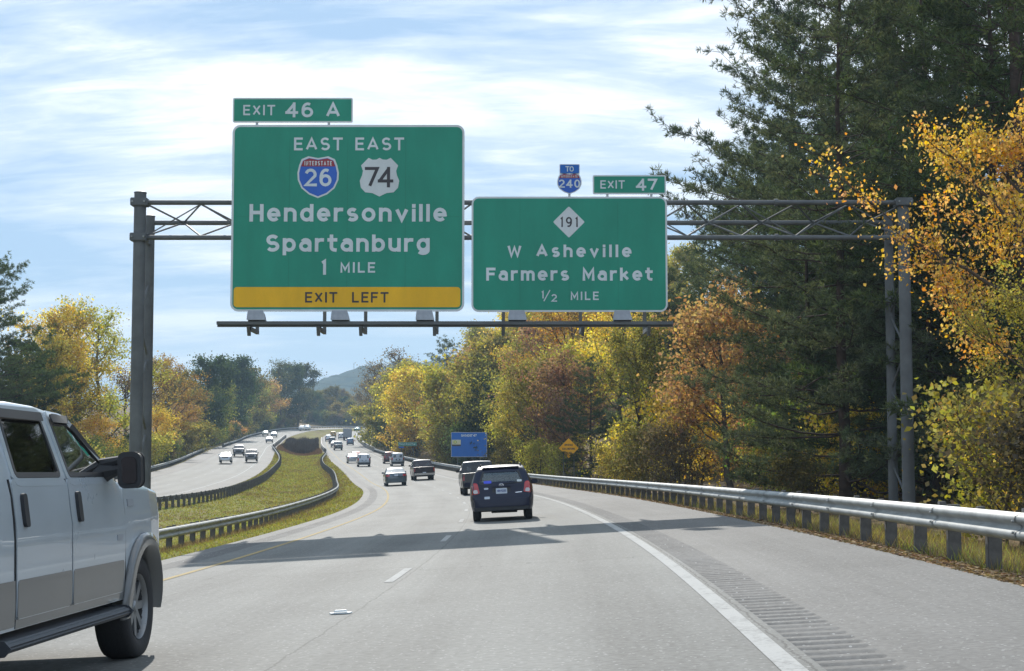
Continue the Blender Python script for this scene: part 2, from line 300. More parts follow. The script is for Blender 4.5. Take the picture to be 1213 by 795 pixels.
class MB:
    def __init__(s): s.v = []; s.f = []
    def add(s, V, F):
        b = len(s.v); s.v += [tuple(v) for v in V]; s.f += [tuple(i + b for i in f) for f in F]
    def box(s, c, d, rot=None, taper=1.):
        x, y, z = d[0] / 2, d[1] / 2, d[2] / 2; tp = taper
        V = [Vector(p) for p in ((-x, -y, -z), (x, -y, -z), (x, y, -z), (-x, y, -z), (-x*tp, -y*tp, z), (x*tp, -y*tp, z), (x*tp, y*tp, z), (-x*tp, y*tp, z))]
        if rot is not None: V = [rot @ v for v in V]
        s.add([v + Vector(c) for v in V], [(0, 3, 2, 1), (4, 5, 6, 7), (0, 1, 5, 4), (1, 2, 6, 5), (2, 3, 7, 6), (3, 0, 4, 7)])
    def tube(s, pts, rad, n=8, cap=True):
        pts = [Vector(p) for p in pts]; rad = [rad] * len(pts) if isinstance(rad, (int, float)) else rad; V = []; F = []
        for i, p in enumerate(pts):
            d = (pts[min(i+1, len(pts)-1)] - pts[max(i-1, 0)]).normalized(); a = d.orthogonal().normalized() if abs(d.z) > .95 else d.cross(Vector((0, 0, 1))).normalized()
            if i and a.dot(la) < 0: a = -a
            la = a; b = d.cross(a)
            for k in range(n): q = 2 * math.pi * k / n; V.append(p + (a * math.cos(q) + b * math.sin(q)) * rad[i])
        for i in range(len(pts) - 1):
            for k in range(n): F.append((i*n+k, i*n+(k+1) % n, (i+1)*n+(k+1) % n, (i+1)*n+k))
        if cap: F.append(tuple(range(n))[::-1]); F.append(tuple((len(pts)-1)*n + k for k in range(n)))
        s.add(V, F)
    def lathe_x(s, prof, n=28, cx=0, cy=0, cz=0):   # prof: (x, r) spun round the x axis
        V = []; F = []; m = len(prof)
        for x, r in prof:
            for k in range(n): q = 2*math.pi*k/n; V.append((cx + x, cy + r*math.cos(q), cz + r*math.sin(q)))
        for i in range(m-1):
            for k in range(n): F.append((i*n+k, i*n+(k+1) % n, (i+1)*n+(k+1) % n, (i+1)*n+k))
        s.add(V, F)
    def prism(s, poly, y0, y1, plane='xz'):
        n = len(poly); mp = {'xz': lambda a, b, c: (a, c, b), 'yz': lambda a, b, c: (c, a, b), 'xy': lambda a, b, c: (a, b, c)}[plane]
        V = [mp(a, b, y0) for a, b in poly] + [mp(a, b, y1) for a, b in poly]
        s.add(V, [tuple(range(n)), tuple(range(n, 2*n))[::-1]] + [(i, (i+1) % n, n+(i+1) % n, n+i) for i in range(n)])
    def mesh(s, name, mat, smooth=False, bevel=0):
        me = bpy.data.meshes.new(name); me.from_pydata(s.v, [], s.f); me.materials.append(mat)
        bm = bmesh.new(); bm.from_mesh(me)
        if bevel: bmesh.ops.bevel(bm, geom=bm.edges[:], offset=bevel, segments=2, affect='EDGES', clamp_overlap=True)
        bmesh.ops.recalc_face_normals(bm, faces=bm.faces[:]); bm.to_mesh(me); bm.free()
        if smooth: me.polygons.foreach_set('use_smooth', [True] * len(me.polygons))
        return me
    def obj(s, name, mat, parent=None, smooth=False, bevel=0, **k): return ob(name, s.mesh(name, mat, smooth, bevel), parent, **k)
def smooth_by_angle(me, ang=40):
    me.polygons.foreach_set('use_smooth', [True] * len(me.polygons)); bm = bmesh.new(); bm.from_mesh(me)
    for e in bm.edges:
        if len(e.link_faces) == 2 and e.calc_face_angle(0) > R(ang): e.smooth = False
    bm.to_mesh(me); bm.free()

# ------------------------------------------------------------------ ground, roads, markings
def build_terrain():
    nr, nc = len(SY), SXA.shape[1]; V = np.empty((nr, nc, 3)); V[..., 0] = SXA; V[..., 1] = SY[:, None]; V[..., 2] = SZA
    dry = np.array([[p[2] for p in SECS[y]] for y in SY])
    idx = np.arange(nr*nc).reshape(nr, nc); F = np.stack([idx[:-1, :-1], idx[:-1, 1:], idx[1:, 1:], idx[1:, :-1]], -1).reshape(-1, 4)
    me = mesh_np('ground', V.reshape(-1, 3), F, M['ground'], smooth=True)
    a = me.attributes.new('dry', 'FLOAT', 'POINT'); a.data.foreach_set('value', dry.ravel().astype(np.float32))
    ob('ground', me, kind='structure')
build_terrain()
def ribbon(name, Xf, Zf, lats, y0, y1, dz, mat, parent=None, ys=None, kind='structure'):
    if ys is None: ys = np.unique(np.concatenate([[y0], YS[(YS > y0) & (YS < y1)], [y1]]))
    V = []; UV = []
    for Y in ys:
        for l in lats: V.append((float(Xf(Y, l)), Y, float(Zf(Y, l)) + dz)); UV.append((l, Y))
    n = len(lats); idx = np.arange(len(V)).reshape(-1, n); F = np.stack([idx[:-1, :-1], idx[:-1, 1:], idx[1:, 1:], idx[1:, :-1]], -1).reshape(-1, 4)
    return ob(name, mesh_np(name, V, F, mat, UV), parent, kind=kind)
ribbon('road', ebX, ebZ, [-5.3, -4.85], -300, 900, 0, M['shoulder'])
ribbon('road', ebX, ebZ, [-4.35, -1.83, 0, 1.83, 3.87], -300, 900, 0, M['road'])
ribbon('road_shoulder', ebX, ebZ, [4.36, 6.6], -300, 900, 0, M['shoulder'])
ribbon('road', wbX, wbZ, [-10.3, -7.6], -300, 900, 0, M['shoulder'])
ribbon('road', wbX, wbZ, [-7.6, -3.66, 0.4], -300, 900, 0, M['road'])
ribbon('road_shoulder', wbX, wbZ, [0.4, 2.0], -300, 900, 0, M['shoulder'])
def rumble(l0, l1, y0, y1):
    gs = []; y = y0
    prof = [(0, 0), (.09, 0), (.115, -.014), (.15, -.024), (.20, -.024), (.235, -.014), (.26, 0)]
    while y < y1: q_ = rnd.uniform(.55, 1.15); gs += [(y + a, b*q_) for a, b in prof]; y += .305*rnd.uniform(.985, 1.015)
    V = []; UV = []
    for Y, d in gs:
        for l in (l0, l0 + .03, l1 - .03, l1):
            dd = d if l0 < l < l1 else 0.
            V.append((float(ebX(Y, l)), Y, float(ebZ(Y, l)) + dd)); UV.append((l, Y))
    idx = np.arange(len(V)).reshape(-1, 4); F = np.stack([idx[:-1, :-1], idx[:-1, 1:], idx[1:, 1:], idx[1:, :-1]], -1).reshape(-1, 4)
    ob('rumble_strip', mesh_np('rumble_strip', V, F, M['rumble'], UV), kind='structure')
    for a, b in ((-300, y0), (gs[-1][0], 900)): ribbon('rumble_strip', ebX, ebZ, [l0, l1], a, b, 0, M['rumble'])
rumble(3.87, 4.36, 4, 130); rumble(-4.85, -4.35, 18, 130)
ribbon('edge_line', ebX, ebZ, [3.60, 3.76], -300, 900, .005, M['white_line'])
ribbon('edge_line', ebX, ebZ, [-3.74, -3.62], -300, 900, .005, M['yellow_line'])
ribbon('edge_line', wbX, wbZ, [-.08, .06], -300, 900, .005, M['white_line'])
ribbon('rumble_strip', wbX, wbZ, [-8.1, -7.75], -300, 900, .005, M['rumble'])
for i in range(-3, 60):
    y = 22.3 + 12.19 * i
    if i != -1: ribbon('lane_dash', ebX, ebZ, [-.06, .06], y - 1.52, y + 1.52, .005, M['white_line'])
    ribbon('lane_dash', wbX, wbZ, [-3.72, -3.60], y - 1.52, y + 1.52, .005, M['white_line'])
for i, Y in enumerate((16.1,)):     # raised pavement markers
    x = float(ebX(Y, 0.02)); b = MB()
    b.prism([(-.11, -.05), (.11, -.05), (.14, .0), (.11, .05), (-.11, .05), (-.14, 0)], 0, .014, 'xy')
    b.box((0, 0, .03), (.17, .055, .02), taper=.8)
    o = b.obj('pavement_marker', M['chrome'] if False else M['swhite'], loc=(x, Y, surf_z(x, Y) + .006)); o.rotation_euler = (0, R(-2.9), 0); o.scale = (.82, .8, .9)
    o['label'] = ['snowplowable pavement marker on the near asphalt between the two lanes', 'pavement marker between lane dashes inside the sign shadow', 'small pavement marker beside the blue hatchback', 'far pavement marker on the lane line'][i]; o['category'] = 'road marker'; o['group'] = 'raised pavement markers on the lane line'

# ------------------------------------------------------------------ guardrails
WPROF = [(-.155, 0), (-.145, .02), (-.115, .075), (-.085, .083), (-.055, .075), (-.02, .015), (0, .005), (.02, .015), (.055, .075), (.085, .083), (.115, .075), (.145, .02), (.155, 0)]
def guardrail(Xf, Zf, latf, y0, y1, side, label, near, bright, offs=0):
    """side +1: beam faces +lat, -1: beam faces -lat"""
    pts = []; Y = y0
    P = lambda Y: Vector((float(Xf(Y, latf(Y))), Y, surf_z(float(Xf(Y, latf(Y))), Y)))
    while Y < y1:
        pts.append((Y, P(Y))); d = 1.905; dx = float(Xf(Y + 1, latf(Y + 1)) - Xf(Y, latf(Y))); Y += d / math.sqrt(1 + dx * dx)
    base = pts[0][1]; root = empty('guardrail', base, label=label, cat='guardrail')
    frames = []
    for i, (Y, p) in enumerate(pts):
        a = pts[max(i-1, 0)][1]; b = pts[min(i+1, len(pts)-1)][1]; t = (b - a).normalized(); n = Vector((t.y, -t.x, 0)).normalized() * side
        frames.append((p - base, t, n))
    lim = 3 * near
    # beam panels of 3.81 m, overlapped
    pm = MB(); i = 0
    while i + 2 < len(frames):
        m = MB() if pts[i][0] < lim else pm; V = []; F = []; k = len(WPROF)
        for j, q in enumerate((i, i+1, i+2)):
            p, t, n = frames[q]; ext = t * (.16 if j == 2 else 0) + n * (.004 if j == 0 else (.0 if j == 1 else -.0))
            for z, d in WPROF: V.append(p + ext + n * (.19 + d + (.006 if j == 0 else 0)) + Vector((0, 0, .585 + z)))
        for j in (0, 1):
            for c in range(k-1): F.append((j*k+c, j*k+c+1, (j+1)*k+c+1, (j+1)*k+c))
        m.add(V, F)
        if m is not pm:
            p, t, n = frames[i]
            for z in (-.06, .06, 0): m.tube([p + t * .05 + n * .17 + Vector((0, 0, .585+z)), p + t * .05 + n * (.30 if z else .21) + Vector((0, 0, .585+z))], .016, 6)
            m.obj('beam_panel', bright, root, smooth=True)
        i += 2
    if pm.v: pm.obj('far_beam', bright, root, smooth=True, kind='stuff')
    # posts with their blocks
    pb = MB(); pb.box((0, 0, .30), (.125, .17, .86)); pme = pb.mesh('post', M['post'], bevel=.01)
    bb = MB(); bb.box((0, 0, 0), (.13, .19, .34)); bme = bb.mesh('spacer_block', M['post'], bevel=.008)
    fm = MB()
    for i, (p, t, n) in enumerate(frames):
        rz = math.atan2(n.y, n.x) - math.pi/2
        if pts[i][0] < near:
            jj = rnd.uniform(-.02, .02); ra = rnd.uniform(-.02, .02)
            o = ob('post', pme, root, loc=p + Vector((0, 0, jj))); o.rotation_euler = (ra, rnd.uniform(-.012, .012), rz)
            o2 = ob('spacer_block', bme, root, loc=p + n * .10*1.0 + Vector((0, 0, .60 + jj)) + n * .0); o2.rotation_euler = (0, 0, rz); o2.location = p + n * .1955 * 1.0 * .5 + n * .0 + Vector((0, 0, .60 + jj)); o2.scale = (1, .45, 1)
            o2.location = p + n * (.10 + .045) + Vector((0, 0, .60 + jj))
        else:
            rot = Matrix.Rotation(rz, 3, 'Z'); fm.box(p + Vector((0, 0, .34)), (.16, .24, .80), rot)
    if fm.v: fm.obj('far_post', M['post'], root, kind='stuff')
    return root
guardrail(ebX, ebZ, eb_rr, 2.075, 330, -1, 'bright steel W-beam guardrail on dark posts along the right shoulder, beside the forest', 110, M['galv'])
guardrail(ebX, ebZ, eb_rl, 26, 330, 1, 'curving guardrail between grass median and the near carriageway, facing the yellow edge line', 90, M['galv'])
guardrail(wbX, wbZ, wb_rr, 70, 330, -1, 'dark-backed guardrail seen from behind between median and the oncoming carriageway', 125, M['galv'])
guardrail(wbX, wbZ, lambda Y: -10.9, 120, 304, 1, 'guardrail beyond the oncoming lanes at the foot of the left wood', 0, M['galv'])
guardrail(wbX, wbZ, lambda Y: -8.8, 330, 700, 1, 'distant guardrail beyond the oncoming lanes from the bridge round the far bend', 0, M['galv'])
def parapet(Xf, Zf, lat, y0, y1, label):
    root = empty('bridge_rail', (float(Xf(y0, lat)), y0, float(Zf(y0, lat))), label=label, cat='bridge rail'); b0 = root.location
    wall = MB(); rail = MB(); pts = []
    for Y in np.arange(y0, y1 + .1, 3.): pts.append(Vector((float(Xf(Y, lat)), Y, surf_z(float(Xf(Y, lat)), Y) + .0)) - b0)
    V = []; F = []
    for p in pts:
        for dx, z in ((-.16, -.9), (-.16, .68), (.16, .68), (.16, -.9)): V.append(p + Vector((dx, 0, z)))
    for i in range(len(pts)-1):
        for k in range(4): F.append((i*4+k, i*4+(k+1) % 4, (i+1)*4+(k+1) % 4, (i+1)*4+k))
    F += [(0, 1, 2, 3), tuple((len(pts)-1)*4 + k for k in (3, 2, 1, 0))]
    wall.add(V, F); wall.obj('parapet', M['concrete'], root)
    rail.tube([p + Vector((0, 0, .86)) for p in pts], .06, 6); rail.obj('handrail', M['galv'], root)
    pm = MB()
    for p in pts: pm.box(p + Vector((0, 0, .75)), (.1, .12, .16))
    pm.obj('rail_bracket', M['oldgalv'], root, kind='stuff')
M['concrete'] = pbsdf('weathered_concrete', (.19, .18, .165), .9, noise=.25, nscale=1.2, bump=.2)
parapet(ebX, ebZ, -5.1, 331, 455, 'low bridge rail on the median side of the near carriageway, left of the distant queue')
parapet(ebX, ebZ, 5.1, 331, 560, 'bridge rail on the right side of the near carriageway, beside the box truck')
parapet(wbX, wbZ, 1.5, 331, 455, 'bridge rail on the median side of the oncoming carriageway, left of the brush')

# ------------------------------------------------------------------ lettering (stroked highway alphabet)
def arc(cx, cy, rx, ry, a0, a1, n=10): return [(cx + rx*math.cos(R(a0+(a1-a0)*i/n)), cy + ry*math.sin(R(a0+(a1-a0)*i/n))) for i in range(n+1)]
XH = .74
def lo(x=0): return arc(x + .28, XH/2, .28, XH/2, 0, 360, 18)
G = {
 ' ': (.38, []), '-': (.3, [[(0, .45), (.3, .45)]]), '.': (.05, [[(0, 0), (0, .03)]]), '/': (.5, [[(0, 0), (.5, 1)]]),
 'A': (.72, [[(0, 0), (.36, 1), (.72, 0)], [(.13, .3), (.59, .3)]]),
 'B': (.58, [[(.34, .53), (0, .53), (0, 1)] + [(0, 1), (.34, 1)] + arc(.34, .765, .22, .235, 90, -90), [(0, .53), (0, 0), (.34, 0)] + arc(.34, .265, .24, .265, -90, 90)]),
 'C': (.58, [arc(.3, .5, .3, .5, 42, 318, 18)]), 'D': (.6, [[(0, 0), (0, 1), (.25, 1)] + arc(.25, .5, .35, .5, 90, -90, 14) + [(0, 0)]]),
 'E': (.5, [[(.5, 1), (0, 1), (0, 0), (.5, 0)], [(0, .52), (.44, .52)]]), 'F': (.5, [[(.5, 1), (0, 1), (0, 0)], [(0, .52), (.43, .52)]]),
 'G': (.6, [arc(.3, .5, .3, .5, 42, 325, 18) + [(.6, .2), (.6, .46), (.36, .46)]]), 'H': (.58, [[(0, 0), (0, 1)], [(.58, 0), (.58, 1)], [(0, .52), (.58, .52)]]),
 'I': (.0, [[(0, 0), (0, 1)]]), 'L': (.48, [[(0, 1), (0, 0), (.48, 0)]]), 'M': (.7, [[(0, 0), (0, 1), (.35, .25), (.7, 1), (.7, 0)]]),
 'N': (.6, [[(0, 0), (0, 1), (.6, 0), (.6, 1)]]), 'O': (.62, [arc(.31, .5, .31, .5, 0, 360, 22)]),
 'R': (.58, [[(0, 0), (0, 1), (.35, 1)] + arc(.35, .75, .22, .25, 90, -90) + [(0, .5)], [(.3, .5), (.58, 0)]]),
 'S': (.56, [arc(.28, .74, .26, .26, 30, 250, 12) + arc(.28, .26, .28, .26, 75, -150, 12)]),
 'T': (.58, [[(0, 1), (.58, 1)], [(.29, 1), (.29, 0)]]), 'U': (.6, [[(0, 1), (0, .3)] + arc(.3, .3, .3, .3, 180, 360) + [(.6, 1)]]),
 'V': (.66, [[(0, 1), (.33, 0), (.66, 1)]]), 'W': (.92, [[(0, 1), (.22, 0), (.46, .85), (.70, 0), (.92, 1)]]), 'X': (.6, [[(0, 0), (.6, 1)], [(0, 1), (.6, 0)]]),
 'a': (.5, [arc(.25, .28, .25, .28, 0, 360, 16), [(.5, 0), (.5, .5)] + arc(.27, .5, .23, .24, 0, 150, 8)]), 'b': (.54, [[(0, 0), (0, 1)], arc(.27, XH/2, .27, XH/2, 0, 360, 16)]),
 'd': (.54, [[(.54, 0), (.54, 1)], arc(.27, XH/2, .27, XH/2, 0, 360, 16)]), 'e': (.54, [[(.02, .36), (.52, .36)], arc(.27, XH/2, .27, XH/2, -1, 318, 15)]),
 'c': (.5, [arc(.27, XH/2, .27, XH/2, 45, 315, 14)]), 'f': (.34, [[(.12, 0), (.12, .8)] + arc(.32, .8, .2, .2, 180, 90, 5), [(0, XH), (.34, XH)]]),
 'g': (.54, [arc(.27, XH/2, .27, XH/2, 0, 360, 16), [(.54, XH), (.54, -.02)] + arc(.27, -.02, .27, .22, 0, -150, 9)]),
 'h': (.5, [[(0, 0), (0, 1)], [(0, .48)] + arc(.25, .48, .25, .26, 180, 0, 9) + [(.5, 0)]]), 'i': (0., [[(0, 0), (0, .66)], [(0, .985), (0, 1.0)]]),
 'k': (.5, [[(0, 0), (0, 1)], [(.46, XH), (.02, .28)], [(.17, .43), (.5, 0)]]), 'l': (0., [[(0, 0), (0, 1)]]),
 'm': (.84, [[(0, 0), (0, XH)], [(0, .5)] + arc(.21, .5, .21, .24, 180, 0, 8) + [(.42, 0)], [(.42, .5)] + arc(.63, .5, .21, .24, 180, 0, 8) + [(.84, 0)]]),
 'n': (.5, [[(0, 0), (0, XH)], [(0, .48)] + arc(.25, .48, .25, .26, 180, 0, 9) + [(.5, 0)]]), 'o': (.56, [lo()]),
 'p': (.54, [[(0, -.26), (0, XH)], arc(.27, XH/2, .27, XH/2, 0, 360, 16)]), 'r': (.32, [[(0, 0), (0, XH)], [(0, .44)] + arc(.27, .46, .27, .28, 180, 80, 6)]),
 's': (.44, [arc(.22, .545, .2, .195, 35, 250, 9) + arc(.22, .185, .22, .185, 75, -150, 9)]), 't': (.36, [[(.13, 1), (.13, .2)] + arc(.33, .2, .2, .2, 180, 270, 5), [(0, XH), (.36, XH)]]),
 'u': (.5, [[(0, XH), (0, .26)] + arc(.25, .26, .25, .26, 180, 360, 9), [(.5, 0), (.5, XH)]]), 'v': (.54, [[(0, XH), (.27, 0), (.54, XH)]]),
 '0': (.56, [arc(.28, .5, .28, .5, 0, 360, 20)]), '1': (.16, [[(0, .86), (.16, 1), (.16, 0)]]), '2': (.56, [arc(.28, .7, .28, .3, 165, -20, 9) + [(.0, 0), (.58, 0)]]),
 '3': (.54, [arc(.26, .74, .25, .26, 150, -80, 9), arc(.26, .26, .28, .27, 85, -150, 10)]),
 '4': (.62, [[(.45, 0), (.45, 1)], [(.45, .98), (0, .28)], [(-.02, .28), (.62, .28)]]), '5': (.54, [[(.5, 1), (.07, 1), (.03, .55)] + arc(.26, .32, .28, .32, 115, -150, 10)]),
 '6': (.56, [arc(.28, .31, .28, .31, 0, 360, 16), arc(.30, .5, .30, .5, 60, 195, 9)]), '7': (.56, [[(0, 1), (.56, 1), (.18, 0)]]),
 '9': (.56, [arc(.28, .69, .28, .31, 0, 360, 16), arc(.26, .5, .30, .5, 15, -120, 9)]),
}
def letters(mb, text, x, z, h, st=.19, sp=.30, y=-.012, wx=1., align='c', width=None):
    """strokes in the local xz plane facing -y; (x,z) is the centre / left of the baseline"""
    t = h * st; H = h - t; tot = 0
    for ch in text: tot += G[ch][0] * h * wx + (t if ch != ' ' else 0) + sp * h
    tot -= sp * h
    if width: sp += (width - tot) / h / max(len(text) - 1, 1); tot = width
    cx = x - tot / 2 if align == 'c' else x
    eps = 0
    for ch in text:
        wd, strokes = G[ch]
        for s in strokes:
            P = [Vector((cx + t/2 + a * h * wx, z + t/2 + b * H)) for a, b in s]
            Q = [P[0]]
            for p in P[1:]:
                if (p - Q[-1]).length > 1e-4: Q.append(p)
            P = Q; closed = (P[0] - P[-1]).length < 1e-3 and len(P) > 4
            if closed: P = P[:-1]
            n = len(P)
            if not closed:
                d = (P[0] - P[1]).normalized(); 
                if abs(d.x) < .2 or abs(d.y) < .2: P[0] = P[0] + d * t/2
                d = (P[-1] - P[-2]).normalized()
                if abs(d.x) < .2 or abs(d.y) < .2: P[-1] = P[-1] + d * t/2
            L = []; Rr = []
            for i in range(n):
                a = P[(i-1) % n] if (closed or i) else P[i]; b = P[(i+1) % n] if (closed or i < n-1) else P[i]
                d1 = (P[i] - a); d2 = (b - P[i])
                d1 = d1.normalized() if d1.length > 1e-9 else d2.normalized(); d2 = d2.normalized() if d2.length > 1e-9 else d1
                n1 = Vector((-d1.y, d1.x)); n2 = Vector((-d2.y, d2.x)); m = (n1 + n2)
                m = m.normalized() if m.length > 1e-3 else n1; k = min(1 / max(m.dot(n1), .35), 2.0)
                L.append(P[i] + m * (t/2*k)); Rr.append(P[i] - m * (t/2*k))
            yy = y - eps; eps = (eps + .0006) % .003
            V = [(p.x, yy, p.y) for p in L] + [(p.x, yy, p.y) for p in Rr]
            F = [(i, (i+1) % n, n+(i+1) % n, n+i) for i in range(n if closed else n-1)]
            mb.add(V, F)
        cx += wd * h * wx + (t if ch != ' ' else 0) + sp * h
def flat_mesh(mb, name, mat): 
    me = bpy.data.meshes.new(name); me.from_pydata(mb.v, [], mb.f); me.materials.append(mat); return me
M['seam'] = sign_mat('sign_seam', (.012, .19, .125))
def rrect(x0, z0, x1, z1, r, n=6):
    P = []
    for cx, cz, a in ((x1-r, z1-r, 0), (x0+r, z1-r, 90), (x0+r, z0+r, 180), (x1-r, z0+r, 270)): P += arc(cx, cz, r, r, a, a+90, n)
    return P

# ------------------------------------------------------------------ overhead gantry and its signs
GZ = 48.0; S = GZ / FPX
PITCH = math.atan((HY - 397.5) / FPX)
gx = lambda px, Y=GZ: (px - PX0) / FPX * Y * 1.007
gz = lambda py, Y=GZ: EYE + Y * math.tan(PITCH + math.atan((397.5 - py) / FPX))
def gantry():
    xl, xr = gx(165), gx(1071); zg = ground_z(xl, GZ)
    root = empty('sign_gantry', (0, GZ, 0), label='grey steel truss gantry on tubular legs spanning the near carriageway', cat='sign gantry')
    zt, zb, zm, yb = gz(240), gz(281.5), gz(264, GZ + 1.5), 1.5
    for x0, x1, y in ((xl, xr, 0.), ):
        for px, yy, top, r in ((xl, 0., gz(229), .18), (xr, 0., gz(246), .17), (gx(177, GZ+1.5), yb, gz(257, GZ+1.5), .15), (gx(1053, GZ+1.5), yb, gz(256, GZ+1.5), .135)):
            b = MB(); g = ground_z(px, GZ + yy) - .3
            b.tube([(px, yy, g), (px, yy, top)], [r * 1.12, r], 20); b.tube([(px, yy, top), (px, yy, top + .03), (px, yy, top + .06)], [r * 1.08, r * 1.06, r * .6], 20)
            me = b.mesh('column', M['oldgalv']); smooth_by_angle(me); ob('column', me, root)
            fb = MB(); fb.box((px, yy, g + .42), (.62, .62, .06)); fb.box((px, yy, g + .1), (.8, .8, .6)); fb.obj('column_base', M['concrete'], root, bevel=.01)
    for x0, x1, y, z, r in ((gx(154), xr, 0., zt, .075), (gx(154), xr, 0., zb, .075), (gx(177, GZ+1.5), gx(1053, GZ+1.5), yb, zm, .075)):
        b = MB(); yy = y - .0; b.tube([(x0, yy, z), (x1, yy, z)], r, 14); me = b.mesh('chord', M['oldgalv']); smooth_by_angle(me); ob('chord', me, root)
    for px_ in (xl, xr):
        for z_ in (zt, zb):
            b = MB(); b.box((px_, -.02, z_), (.50, .46, .24)); b.obj('clamp', M['oldgalv'], root, bevel=.02)
            b = MB()
            for dx_ in (-.18, .18): b.tube([(px_ + dx_, -.30, z_), (px_ + dx_, -.22, z_)], .03, 6)
            b.obj('clamp_bolt', M['galv'], root)
    for k_ in range(1, 6):
        x_ = xl + (xr - xl)*k_/6
        for z_ in (zt, zb): b = MB(); b.tube([(x_ - .05, 0, z_), (x_ + .05, 0, z_)], .115, 12); b.obj('chord_flange', M['oldgalv'], root)
    # lacing
    N = 14; x0 = xl + .2; dx = (xr - x0) / N
    def br(a, b_, r=.028):
        b = MB(); b.tube([a, b_], r, 6); b.obj('brace', M['oldgalv'], root)
    for i in range(N):
        a = x0 + dx * i; m = a + dx / 2; c = a + dx
        br((a, 0, zt - .05), (m, yb, zm)); br((m, yb, zm), (c, 0, zt - .05))
        br((a, 0, zb + .05), (m, yb, zm)); br((m, yb, zm), (c, 0, zb + .05))
        if i % 2: br((a, 0, zt - .05), (c, 0, zb + .05), .02)
        else: br((a, 0, zb + .05), (c, 0, zt - .05), .02)
    for px, rx in ((xl, gx(177, GZ+1.5)), (xr, gx(1053, GZ+1.5))):
        g = ground_z(px, GZ) + .3; zz = g; k = 0; top = gz(285)
        while zz < top - 1.3:
            p, q = ((px, 0, zz), (rx, yb, zz + 1.15)) if k % 2 == 0 else ((rx, yb, zz), (px, 0, zz + 1.15))
            br(p, q, .035); zz += 1.15; k += 1
        b = MB(); b.tube([(px, 0, top), (rx, yb, top + .1)], .06, 8); b.obj('brace', M['oldgalv'], root)
    # sign brackets and the lamp walkway in front of the signs
    yl = -1.35; zl = gz(384, GZ + yl); X = lambda px: gx(px, GZ + yl)
    b = MB(); b.box(((X(258) + X(797)) / 2, yl, zl + .03), (X(797) - X(258), .14, .10)); b.box(((X(258) + X(797)) / 2, yl + .08, zl - .05), (X(797) - X(258), .05, .06)); b.obj('walkway_beam', M['oldgalv'], root, bevel=.008)
    b = MB(); b.box(((X(262) + X(797)) / 2, yl + .35, zl + .02), (X(797) - X(262), .05, .08)); b.obj('walkway_beam', M['oldgalv'], root)
    for px in (296, 378, 428, 515, 596, 690, 768):
        b = MB(); x = X(px); b.box((x, yl / 2 - .0 + .1, zl - .12), (.09, -yl + .35, .11)); b.prism([(yl - .16, zl - .08), (yl + .0, zl - .34), (yl + .1, zl - .34), (yl + .1, zl - .08)], x - .045, x + .045, 'yz')
        b.obj('walkway_arm', M['oldgalv'], root)
        b = MB(); b.box((x, .19, (zl - .1 + gz(240)) / 2), (.10, .06, gz(240) - zl + .1)); b.obj('hanger', M['oldgalv'], root)
    for px in (305, 404, 504, 613, 737):
        b = MB(); x = X(px); hh = (gz(371.5, GZ + yl) - zl)*.86; 
        b.prism([(-.26, 0), (.26, 0), (.22, hh - .1), (.19, hh), (-.23, hh), (-.25, hh - .1)], -.17, .17, 'xz')
        rot = Matrix.Rotation(R(-12), 3, 'X'); b.v = [tuple(rot @ Vector(v)) for v in b.v]
        o = b.obj('lamp_housing', M['lampbox'], root, bevel=.012, loc=(x, yl + .02, zl + .09))
        b = MB(); b.box((0, .19, hh * .45), (.36, .02, hh * .5)); b.obj('lamp_lens', M['clearlamp'], o)
    return root
M['lampbox'] = pbsdf('lamp_housing_paint', (.30, .32, .35), .5, .3, noise=.15, nscale=6)
GT = gantry()
def panel(root, x0, z0, x1, z1, r, y, border, face, bw, name='panel'):
    b = MB(); b.prism(rrect(x0, z0, x1, z1, r), y, y + .05); b.obj(name, border, root)
    b = MB(); b.prism(rrect(x0 + bw, z0 + bw, x1 - bw, z1 - bw, max(r - bw, .02)), y - .004, y + .001); return b.obj('sign_face', face, root)
def sign_root(px0, py0, px1, py1, Y, name, label, cat='road sign', ctr=True):
    k_ = 1.007 if Y < 60 else 1.; x0, x1 = pxX(px0, Y)*k_, pxX(px1, Y)*k_; z0, z1 = gz(py1, Y), gz(py0, Y)
    r = empty(name, ((x0+x1)/2, Y, z0), label=label, cat=cat); return r, x1 - x0, z1 - z0
SH_OUT = [(-.24, 1.0), (0, .955), (.24, 1.0), (.40, .93), (.46, .78), (.50, .60), (.49, .42), (.40, .22), (.22, .07), (0, -.02), (-.22, .07), (-.40, .22), (-.49, .42), (-.50, .60), (-.46, .78), (-.40, .93)]
def interstate(root, cx, z, s, num, y, nh=.46):
    sc = lambda pts, k: [(cx + p[0]*s*k, z + s*(.49 + (p[1]-.49)*k)) for p in pts]
    b = MB(); b.prism(sc(SH_OUT, 1.06), y, y + .01); b.obj('shield_border', M['swhite'], root)
    b = MB(); b.prism(sc(SH_OUT, .97), y - .005, y); sh = b.obj('shield_field', M['sblue'], root)
    top = [(x, zz) for x, zz in SH_OUT if zz > .75]; 
    T = [(-.44, .765), (.44, .765), (.39, .91), (.235, .975), (0, .93), (-.235, .975), (-.39, .91)]
    b = MB(); b.prism([(cx + p[0]*s*.99, z + s*p[1]) for p in T], y - .008, y - .005); b.obj('shield_band', M['sred'], root)
    b = MB(); letters(b, num, cx, z + s*(.50 - nh/2 - .02), s * nh, .165, .16, y - .010, wx=.9 if len(num) < 3 else .8); ob('number', flat_mesh(b, 'number', M['sletter']), root)
    b = MB(); letters(b, 'INTERSTATE', cx, z + s*.79, s * .115, .17, .2, y - .011, width=s*.70, wx=.48); ob('lettering', flat_mesh(b, 'lettering', M['sletter']), root)
